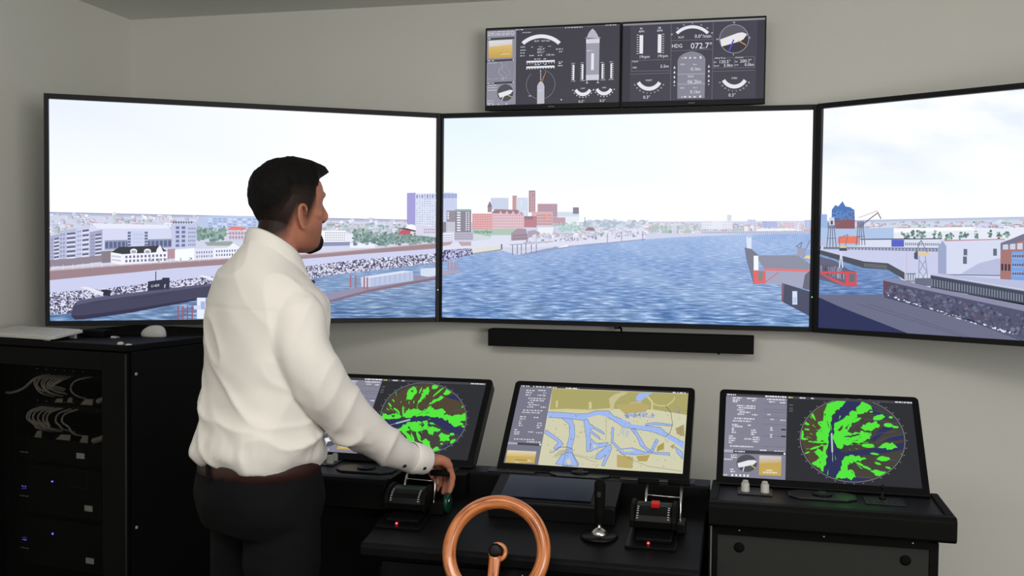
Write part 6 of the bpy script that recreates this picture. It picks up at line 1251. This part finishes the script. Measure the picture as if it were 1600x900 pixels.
body = MB()
zs = np.linspace(-0.120, 0.1155, 44)
body.rings([[H2B(head_pt(z, 2 * pi * k / 48)) for k in range(48)] for z in zs])
def hchain(pts, n=12): chain(body, [(*H2B(p[:3]), p[3]) for p in pts], n)
hchain([(0, 0.082, 0.022, 0.009), (0, 0.096, 0.000, 0.009), (0, 0.106, -0.020, 0.0105), (0, 0.098, -0.030, 0.010)])            # nose
for s in (-1, 1):
    hchain([(s * 0.010, 0.092, -0.027, 0.0075), (s * 0.009, 0.084, -0.026, 0.007)])                                             # nostril wings
    hchain([(s * 0.008, 0.086, 0.033, 0.008), (s * 0.028, 0.083, 0.037, 0.009), (s * 0.047, 0.070, 0.032, 0.007)])              # brow
    hchain([(s * 0.052, 0.052, -0.018, 0.015), (s * 0.060, 0.034, -0.014, 0.012)])                                              # cheekbone
    # ear: rim, lobe, back plate
    ex = lambda y, z, o=0.0: (s * (0.0755 + o), y, z * 1.08 - 0.026)
    hchain([ex(0.006, 0.006), ex(0.004, 0.022, 0.004), ex(-0.007, 0.029, 0.009), ex(-0.019, 0.024, 0.013), ex(-0.022, 0.006, 0.014), ex(-0.016, -0.012, 0.011), ex(-0.006, -0.026, 0.006), ex(0.002, -0.028, 0.003)][0:0] or [(*ex(0.006, 0.006), 0.0042), (*ex(0.004, 0.022, 0.004), 0.0042), (*ex(-0.007, 0.029, 0.009), 0.0045), (*ex(-0.019, 0.024, 0.013), 0.0046), (*ex(-0.022, 0.006, 0.014), 0.0046), (*ex(-0.016, -0.012, 0.011), 0.0048), (*ex(-0.006, -0.025, 0.006), 0.0062), (*ex(0.002, -0.026, 0.002), 0.0055)], 10)
    hchain([(*ex(-0.012, 0.018, 0.003), 0.006), (*ex(-0.012, 0.0, 0.003), 0.007), (*ex(-0.006, -0.014, 0.001), 0.006)], 10)
hchain([(-0.022, 0.078, -0.050, 0.006), (0, 0.088, -0.048, 0.008), (0.022, 0.078, -0.050, 0.006)])                               # lips
hchain([(-0.018, 0.078, -0.060, 0.006), (0, 0.087, -0.060, 0.008), (0.018, 0.078, -0.060, 0.006)])
hchain([(-0.014, 0.074, -0.100, 0.012), (0.014, 0.074, -0.100, 0.012)])                                                          # chin
# neck, torso core, arms, hands, legs
chain(body, [(0, 0.070, 1.600, 0.054), (0, 0.058, 1.545, 0.056), (0, 0.042, 1.495, 0.060), (0, 0.028, 1.44, 0.062)], 26)
for s in (-1, 1): chain(body, [(s * 0.02, 0.030, 1.475, 0.038), (s * 0.08, 0.020, 1.415, 0.042), (s * 0.13, 0.015, 1.37, 0.042)], 18)
body.rings([ell_ring(0, 0.02, z, a, b, 36) for z, a, b in ((0.86, 0.12, 0.09), (0.92, 0.150, 0.115), (1.0, 0.150, 0.112), (1.1, 0.145, 0.100), (1.2, 0.150, 0.100), (1.3, 0.158, 0.105), (1.37, 0.145, 0.095), (1.41, 0.10, 0.075), (1.44, 0.055, 0.05))])
ARM = [(0.158, 0.020, 1.352), (0.174, 0.016, 1.285), (0.196, 0.045, 1.206), (0.201, 0.110, 1.125), (0.202, 0.175, 1.067), (0.199, 0.264, 1.005), (0.193, 0.338, 0.965), (0.190, 0.416, 0.939)]
chain(body, [(*p, r_) for p, r_ in zip(ARM, (0.046, 0.046, 0.043, 0.040, 0.040, 0.035, 0.029, 0.026))], 16)
LARM = [(-0.155, 0.022, 1.350), (-0.172, 0.03, 1.28), (-0.180, 0.055, 1.15), (-0.178, 0.085, 1.08), (-0.172, 0.13, 0.97), (-0.165, 0.165, 0.885)]
chain(body, [(*p, r_) for p, r_ in zip(LARM, (0.050, 0.046, 0.042, 0.040, 0.034, 0.026))], 16)
for s in (-1, 1): chain(body, [(s * 0.085, 0.01, 0.90, 0.085), (s * 0.09, 0.02, 0.70, 0.075), (s * 0.095, 0.015, 0.48, 0.055), (s * 0.10, -0.01, 0.30, 0.052), (s * 0.10, -0.02, 0.09, 0.040)], 16)
# right hand over the grip: palm slab of four metacarpals, fingers draped down, thumb below
W0 = Vector((0.190, 0.416, 0.939))
def hp(a, f, z): return (W0.x + a, W0.y + f, W0.z + z)
offs = (-0.031, -0.0105, 0.0105, 0.029)
mcp = [(-0.029, 0.070, -0.012), (-0.0095, 0.076, -0.010), (0.0095, 0.073, -0.012), (0.027, 0.064, -0.019)]
for i, (a, f, z) in enumerate(mcp):
    chain(body, [(*hp(a * 0.45, 0.004, -0.002), 0.0150), (*hp(a * 0.8, 0.040, -0.002), 0.0150), (*hp(a, f, z), 0.0118)], 12)
    if i < 3: b_ = mcp[i + 1]; chain(body, [(*hp((a + b_[0]) / 2 * 0.6, 0.018, -0.003), 0.0140), (*hp((a + b_[0]) / 2 * 0.9, 0.050, -0.005), 0.0125)], 10)
flen = ((0.043, 0.027, 0.022), (0.047, 0.030, 0.023), (0.045, 0.028, 0.022), (0.037, 0.022, 0.019))
for i, (a, f, z) in enumerate(mcp):
    l1, l2, l3 = flen[i]; sp_ = (i - 1.5) * 0.03
    p = Vector(hp(a, f, z)); d1 = Vector((sp_, 0.34, -0.94)).normalized(); d2 = Vector((sp_ * 0.5, -0.16, -1.0)).normalized(); d3 = Vector((0, -0.36, -0.92)).normalized()
    p1 = p + d1 * l1; p2 = p1 + d2 * l2; p3 = p2 + d3 * l3
    rr_ = (0.0104, 0.0106, 0.0104, 0.0095)[i]
    chain(body, [(*p, rr_ * 1.12), (*((p + p1) / 2), rr_ * 0.98), (*p1, rr_ * 1.02), (*((p1 + p2) / 2), rr_ * 0.92), (*p2, rr_ * 0.92), (*p3, rr_ * 0.74)], 12)
chain(body, [(*hp(-0.012, 0.014, -0.010), 0.0150), (*hp(-0.026, 0.034, -0.026), 0.0130), (*hp(-0.024, 0.048, -0.050), 0.0108), (*hp(-0.016, 0.058, -0.074), 0.0086)], 12)
# left hand, hanging relaxed
W1 = Vector(LARM[-1])
for i, a in enumerate((0.030, 0.010, -0.010, -0.028)):
    k = Vector((W1.x - 0.004, W1.y + 0.012 + a, W1.z - 0.085)); chain(body, [(W1.x, W1.y + a * 0.5, W1.z - 0.01, 0.015), (k.x, k.y, k.z, 0.012)], 10)
    L_ = (0.070, 0.080, 0.074, 0.058)[i]; chain(body, [(k.x, k.y, k.z, 0.0105), (k.x + 0.008, k.y + 0.006, k.z - L_ * 0.45, 0.0098), (k.x + 0.022, k.y + 0.004, k.z - L_ * 0.78, 0.009), (k.x + 0.034, k.y, k.z - L_, 0.0075)], 10)
chain(body, [(W1.x + 0.01, W1.y + 0.02, W1.z - 0.02, 0.014), (W1.x + 0.018, W1.y + 0.048, W1.z - 0.055, 0.0115), (W1.x + 0.026, W1.y + 0.058, W1.z - 0.088, 0.0088)], 10)
bme = fuse(body, 0.0030, 3, 0.5)
# hairline height by angle from the face
def hairline(phi):
    a = abs(math.degrees(phi))
    return float(np.interp(a, [0, 35, 52, 62, 70, 78, 86, 104, 114, 125, 150, 180], [0.080, 0.078, 0.070, 0.054, 0.028, 0.022, 0.030, 0.028, 0.006, -0.018, -0.044, -0.052]))
inv = HRZ.inverted()
st = []
for v in bme.vertices:
    p = inv @ (v.co - HC); s_ = 0.0
    if p.z > -0.14 and abs(p.x) < 0.1 and v.co.z > 1.46:
        y0 = 0.0; phi = atan2(p.x, p.y + 0.003); a = abs(math.degrees(phi)); r_ear = abs(p.x) > 0.081
        if a > 58 and not r_ear and p.y < 0.05:
            d = float(np.interp(a, [58, 70, 78, 86, 104, 114, 125, 150, 180], [0.05, 0.006, -0.010, 0.012, 0.010, -0.020, -0.050, -0.072, -0.078])) - p.z
            s_ = max(0.0, min(1.0, 1.0 - d / 0.055)) * 0.97 if d > 0 else 0.97
        if a <= 58 and p.z > hairline(phi): s_ = 0.9
        # jaw and moustache shadow
        if p.y > 0.0 and p.z < -0.034 and p.z > -0.13:
            s_ = max(s_, 0.30 * min(1.0, (-0.034 - p.z) / 0.03) * min(1.0, max(0.0, p.y / 0.03)))
        if abs(p.x) < 0.030 and p.y > 0.06 and p.z < -0.062: s_ = max(s_, 0.85)
        if abs(p.x) < 0.027 and p.y > 0.07 and -0.048 < p.z < -0.034: s_ = max(s_, 0.75)
    st.append(s_)
bo = link_mesh('body', bme, SKIN, MAN)
at = bme.attributes.new('stubble', 'FLOAT', 'POINT'); at.data.foreach_set('value', st)

# hair and beard as shells with real thickness
def shell(name, thick, zr, phis, m, rough=0.0016, seed=0.0):
    n1, n2 = len(zr), len(phis); vs = []; T = []
    for z in zr:
        for ph in phis:
            t, off = thick(ph, z); p = head_pt(z, ph); q = head_pt(z, ph, 0.01); nrm = (q - p); 
            top = max(0.0, (z - 0.085) / 0.03); nrm = Vector((p.x * 1.0, (p.y + 0.01) * 1.0, max(0.0, z - 0.015) * 1.25 + 0.001)).normalized() if z > 0.015 else Vector((p.x, p.y + 0.01, 0)).normalized()
            nz = noise.noise(Vector((p.x * 55, p.y * 55, z * 40 + seed))) + 0.6 * noise.noise(Vector((p.x * 130, p.y * 130, z * 110 + seed)))
            T.append(t); tt = t - 0.0022 if t <= 0.0004 else t + rough * nz * min(1, t / 0.006) * 1.3
            vs.append(H2B(p + nrm * tt + Vector(off)))
    fs = []
    for i in range(n1 - 1):
        for k in range(n2):
            j = (k + 1) % n2; ids = (i * n2 + k, i * n2 + j, (i + 1) * n2 + j, (i + 1) * n2 + k)
            if max(T[q] for q in ids) > 0.0004: fs.append(ids)
    top = [(n1 - 1) * n2 + k for k in range(n2)]
    if max(T[q] for q in top) > 0.0004: fs.append(tuple(top))
    me = bpy.data.meshes.new(name); me.from_pydata(vs, [], fs); me.update(); me.polygons.foreach_set('use_smooth', [True] * len(fs))
    bm = bmesh.new(); bm.from_mesh(me); bmesh.ops.delete(bm, geom=[v for v in bm.verts if not v.link_faces], context='VERTS'); bmesh.ops.recalc_face_normals(bm, faces=bm.faces); bm.to_mesh(me); bm.free()
    at_ = me.attributes.new('thin', 'FLOAT', 'POINT'); kd = {}
    for v_, t_ in zip(vs, T): kd[tuple(round(c, 5) for c in v_)] = t_
    at_.data.foreach_set('value', [1.0 - min(1.0, max(0.0, kd.get(tuple(round(c, 5) for c in v.co), 0.01)) / 0.0055) for v in me.vertices])
    return link_mesh(name, me, m, MAN)
def hair_t(phi, z):
    d = z - hairline(phi); a = abs(math.degrees(phi))
    if d <= 0: return 0.0, (0, 0, 0)
    side = 0.0075 + 0.0085 * max(0, min(1, (z - 0.035) / 0.06))
    if a > 110: side = 0.0085 + 0.006 * max(0, min(1, (z + 0.01) / 0.07))
    ramp = 0.028 if a < 60 else 0.065
    t = side * min(1.0, (d / ramp)) ** (0.35 if a < 60 else 0.8)
    fr = max(0.0, cos(phi)) ** 2 * max(0.0, min(1.0, (z - 0.078) / 0.010)) * max(0.0, min(1.0, (0.1165 - z) / 0.018))
    t += 0.005 * max(0, min(1, (z - 0.095) / 0.015))
    return t, (0, 0.040 * fr, 0.004 * fr)
shell('hair', hair_t, list(np.linspace(-0.092, 0.10, 66)) + list(np.linspace(0.1015, 0.1155, 10)), [2 * pi * k / 120 for k in range(120)], HAIR, 0.0022)
def beard_t(phi, z):
    a = abs(math.degrees(phi)); 
    if z > -0.070 or a > 36: return 0.0, (0, 0, 0)
    k = min(1, (-0.070 - z) / 0.014) * min(1, (36 - a) / 12.0)
    return 0.0085 * k, (0, 0.002 * k, -0.003 * k)
shell('beard', beard_t, list(np.linspace(-0.120, -0.062, 24)), [2 * pi * k / 96 for k in range(96)], HAIR, 0.0012, 9.0)
for s in (-1, 1):
    m = MB(); chain(m, [(*H2B((s * 0.012, 0.0905, 0.037)), 0.0026), (*H2B((s * 0.030, 0.0855, 0.041)), 0.0028), (*H2B((s * 0.048, 0.0700, 0.036)), 0.0018)], 8); m.build('eyebrow', HAIR, MAN)
    c = H2B((s * 0.031, 0.0665, 0.010)); m = MB(); m.lathe([(0.0125 * sin(q), 0.0125 * cos(q)) for q in [k * pi / 10 for k in range(1, 10)]], c, 16); e = m.build('eye', EYEW, MAN)
    m = MB(); d = HRZ @ Vector((0, 1, 0)); m.lathe([(0.0056, 0.0112), (0.0050, 0.0124), (0.001, 0.0129)], c, 14, HRZ @ RX(-pi / 2)); m.build('iris', BUTT, e)

# --- shirt
sh = MB()
TOR = [(0.972, 0.008, 0.148, 0.124), (0.978, 0.008, 0.164, 0.140), (0.990, 0.006, 0.172, 0.149), (1.006, 0.004, 0.174, 0.152), (1.035, 0.006, 0.173, 0.148), (1.085, 0.010, 0.170, 0.135), (1.165, 0.012, 0.174, 0.124), (1.255, 0.020, 0.180, 0.130), (1.335, 0.026, 0.186, 0.133), (1.385, 0.030, 0.184, 0.131), (1.425, 0.032, 0.164, 0.118), (1.455, 0.034, 0.130, 0.101), (1.480, 0.040, 0.096, 0.083), (1.503, 0.046, 0.074, 0.068), (1.515, 0.050, 0.066, 0.062)]
tz = [t[0] for t in TOR]
zz = list(np.linspace(0.972, 1.515, 50))
sh.rings([ell_ring(0, float(np.interp(z, tz, [t[1] for t in TOR])), z, float(np.interp(z, tz, [t[2] for t in TOR])), float(np.interp(z, tz, [t[3] for t in TOR])), 56, 2.3, float(np.interp(z, [1.38, 1.46, 1.515], [0, -0.30, -0.62]))) for z in zz])
chain(sh, [(*p, r_) for p, r_ in zip(ARM[:7] + [(0.191, 0.380, 0.951)], (0.066, 0.070, 0.069, 0.064, 0.058, 0.049, 0.041, 0.0385))], 24)
chain(sh, [(*p, r_) for p, r_ in zip(LARM, (0.070, 0.066, 0.060, 0.056, 0.046, 0.036))], 22)
for s in (-1, 1): chain(sh, [(s * 0.05, 0.030, 1.452, 0.042), (s * 0.10, 0.024, 1.406, 0.052), (s * 0.145, 0.020, 1.368, 0.060)], 20)
sme = fuse(sh, 0.0048, 14, 0.5)
def ridge(v): return 1.0 - 2.0 * abs(v)
A0, A1 = Vector(ARM[0]), Vector(ARM[-1])
SN = [v.normal.copy() for v in sme.vertices]; SP = [v.co.copy() for v in sme.vertices]; NP = []
for p, n in zip(SP, SN):
    d = 0.0
    cl = lambda q: max(0.0, min(1.0, q))
    wa = max(cl((p.x - 0.11) / 0.05) * cl((p.y - 0.12) / 0.07), cl((p.x - 0.145) / 0.04) * cl((p.z - 1.03) / 0.05)); d_t = 0.0; d_a = 0.0
    if wa < 1.0:
        k = max(0.15, min(1.0, (1.30 - p.z) / 0.26))
        ang = atan2(p.x, p.y)
        d += 0.014 * k * max(0.0, ridge(noise.noise(Vector((p.x * 4.0 + 3, p.y * 4.0, p.z * 10.0 + p.x * 7))))) ** 3
        d += 0.0035 * k * noise.noise(Vector((p.x * 13, p.y * 13, p.z * 24 + 7)))
        d += 0.0040 * noise.noise(Vector((p.x * 9 + 1, p.y * 9, p.z * 3.0))) + 0.006 * max(0.0, ridge(noise.noise(Vector((p.x * 7 + p.z * 5, p.y * 7, p.z * 5.0 + 11))))) ** 3
        kb_ = math.exp(-((p.z - 1.02) / 0.05) ** 2); d += 0.0025 * kb_ * ridge(noise.noise(Vector((ang * 5.0, 1.5, p.z * 6))))
        # yoke seam across the shoulders
        if p.y < 0.02: d -= 0.0010 * math.exp(-((p.z - 1.375 + 0.03 * abs(p.x)) / 0.004) ** 2)
    d_t, d = d, 0.0
    if wa > 0.0:
        t = (p - A0).dot((A1 - A0)) / (A1 - A0).length_squared
        d += 0.0075 * max(0.0, ridge(noise.noise(Vector((p.x * 6, t * 8.0 + p.x * 10 + p.z * 4, 2.0))))) ** 3 * (0.35 + 0.65 * min(1, max(0, t * 1.5)))
        d += 0.0028 * noise.noise(Vector((p.x * 26, p.y * 16, p.z * 16)))
    NP.extend(p + n * (d_t * (1 - wa) + d * wa))
sme.vertices.foreach_set('co', NP); sme.update()
so = link_mesh('shirt', sme, SHIRT, MAN)
sm_ = so.modifiers.new('smooth', 'SMOOTH'); sm_.iterations = 2; sm_.factor = 0.4
# cuff with buttons
cd_ = (Vector(ARM[7]) - Vector(ARM[6])).normalized(); c0 = Vector((0.1915, 0.357, 0.9590))
m = MB(); m.tube([c0 + cd_ * t for t in (0.0, 0.004, 0.030, 0.056, 0.060, 0.060, 0.056, 0.010)], [0.0400, 0.0430, 0.0425, 0.0405, 0.0395, 0.0365, 0.0355, 0.0360], 32, caps=False)
cf_ = m.build('cuff', SHIRT, so)
perp = Vector((0.93, -0.25, 0)).normalized()
for t, up, rad in ((0.036, -0.018, 0.0418), (-0.040, -0.026, 0.0440)):
    c = c0 + cd_ * t; dirv = (perp * 0.9 + Vector((0, 0, up / 0.04))).normalized()
    q = dirv.to_track_quat('Z', 'Y').to_matrix(); mm_ = MB(); mm_.lathe([(0.0052, -0.004), (0.0052, 0.002), (0.004, 0.003)], c + dirv * rad, 14, q); mm_.build('button', BUTT, so)
# collar: stand and fold
m = MB(); n = 56; rings_ = []
for zt_, rad, dzf in ((0.000, 0.000, 0.0), (0.016, -0.001, 0.0), (0.032, -0.0015, 0.0), (0.040, 0.0015, 0.0), (0.036, 0.0065, 0.0), (0.020, 0.012, 0.15), (0.002, 0.0165, 0.55), (-0.010, 0.0195, 1.0), (-0.011, 0.0160, 1.0), (0.004, 0.0110, 0.4)):
    ring = []
    for k in range(n):
        t = 2 * pi * k / n; f = cos(t); s = sin(t)     # t = 0 at the front
        a, b = 0.0655 + rad, 0.0625 + rad
        tip = dzf * max(0.0, math.exp(-((abs((t + pi) % (2 * pi) - pi) - 0.75) / 0.35) ** 2))
        ring.append((a * s * (1 + 0.10 * tip), 0.050 + b * f * (1 + 0.25 * tip), 1.4985 + zt_ - 0.66 * (f * 0.0625) - 0.020 * tip))
    rings_.append(ring)
m.rings(rings_, cap=False); co = m.build('collar', SHIRT, so)
for s in (-1, 1):
    c = Vector((s * 0.0600, 0.122, 1.4380)); q = Vector((s * 0.8, 0.6, 0.1)).normalized().to_track_quat('Z', 'Y').to_matrix(); mm_ = MB(); mm_.lathe([(0.0050, -0.003), (0.0050, 0.002), (0.004, 0.003)], c + Vector((s * 0.006, 0.006, 0)), 14, q); mm_.build('collar_button', BUTT, so)
# --- belt, trousers, shoes
m = MB(); m.rings([ell_ring(0, 0.006, z, a, b, 56, 2.3) for z, a, b in ((0.944, 0.163, 0.140), (0.946, 0.167, 0.144), (0.982, 0.167, 0.144), (0.985, 0.163, 0.140))])
bl = m.build('belt', BELT, MAN)
m = MB(); 
for a in (-2.5, -1.57, -0.6, 0.9): m.box((0.168 * cos(a), 0.006 + 0.146 * sin(a), 0.963), (0.012, 0.008, 0.052), RZ(a + pi / 2))
tl_ = m
tr_ = MB()
tr_.rings([ell_ring(0, 0.006, z, a, b, 48, 2.3) for z, a, b in ((0.80, 0.165, 0.118), (0.84, 0.180, 0.138), (0.88, 0.181, 0.148), (0.93, 0.170, 0.144), (0.952, 0.164, 0.140), (0.958, 0.162, 0.138))])
for s in (-1, 1): chain(tr_, [(s * 0.080, 0.018, 0.86, 0.098), (s * 0.085, 0.020, 0.72, 0.095), (s * 0.092, 0.018, 0.50, 0.078), (s * 0.098, -0.005, 0.30, 0.070), (s * 0.100, -0.012, 0.16, 0.064), (s * 0.100, -0.012, 0.09, 0.063)], 24)
tme = fuse(tr_, 0.0075, 5)
NP = []
for p, n in [(v.co.copy(), v.normal.copy()) for v in tme.vertices]: NP.extend(p + n * (0.005 * ridge(noise.noise(Vector((p.x * 8, p.y * 8, p.z * 9))))))
tme.vertices.foreach_set('co', NP); tme.update()
to = link_mesh('trousers', tme, TROUS, MAN)
tl_.build('belt_loop', TROUS, to)
for s in (-1, 1):
    m = MB(); m.rings([[(s * 0.105 + 0.040 * w * cos(t) * (1.0 - 0.18 * (sin(t) < -0.2)), 0.055 + L_ * sin(t), z) for t in [2 * pi * k / 28 for k in range(28)]] for z, w, L_ in ((0.0, 1.10, 0.140), (0.018, 1.12, 0.142), (0.022, 1.05, 0.136), (0.045, 1.0, 0.128), (0.066, 0.85, 0.105), (0.080, 0.6, 0.075))]); m.build('shoe', SHOE, MAN, bevel=0.0)
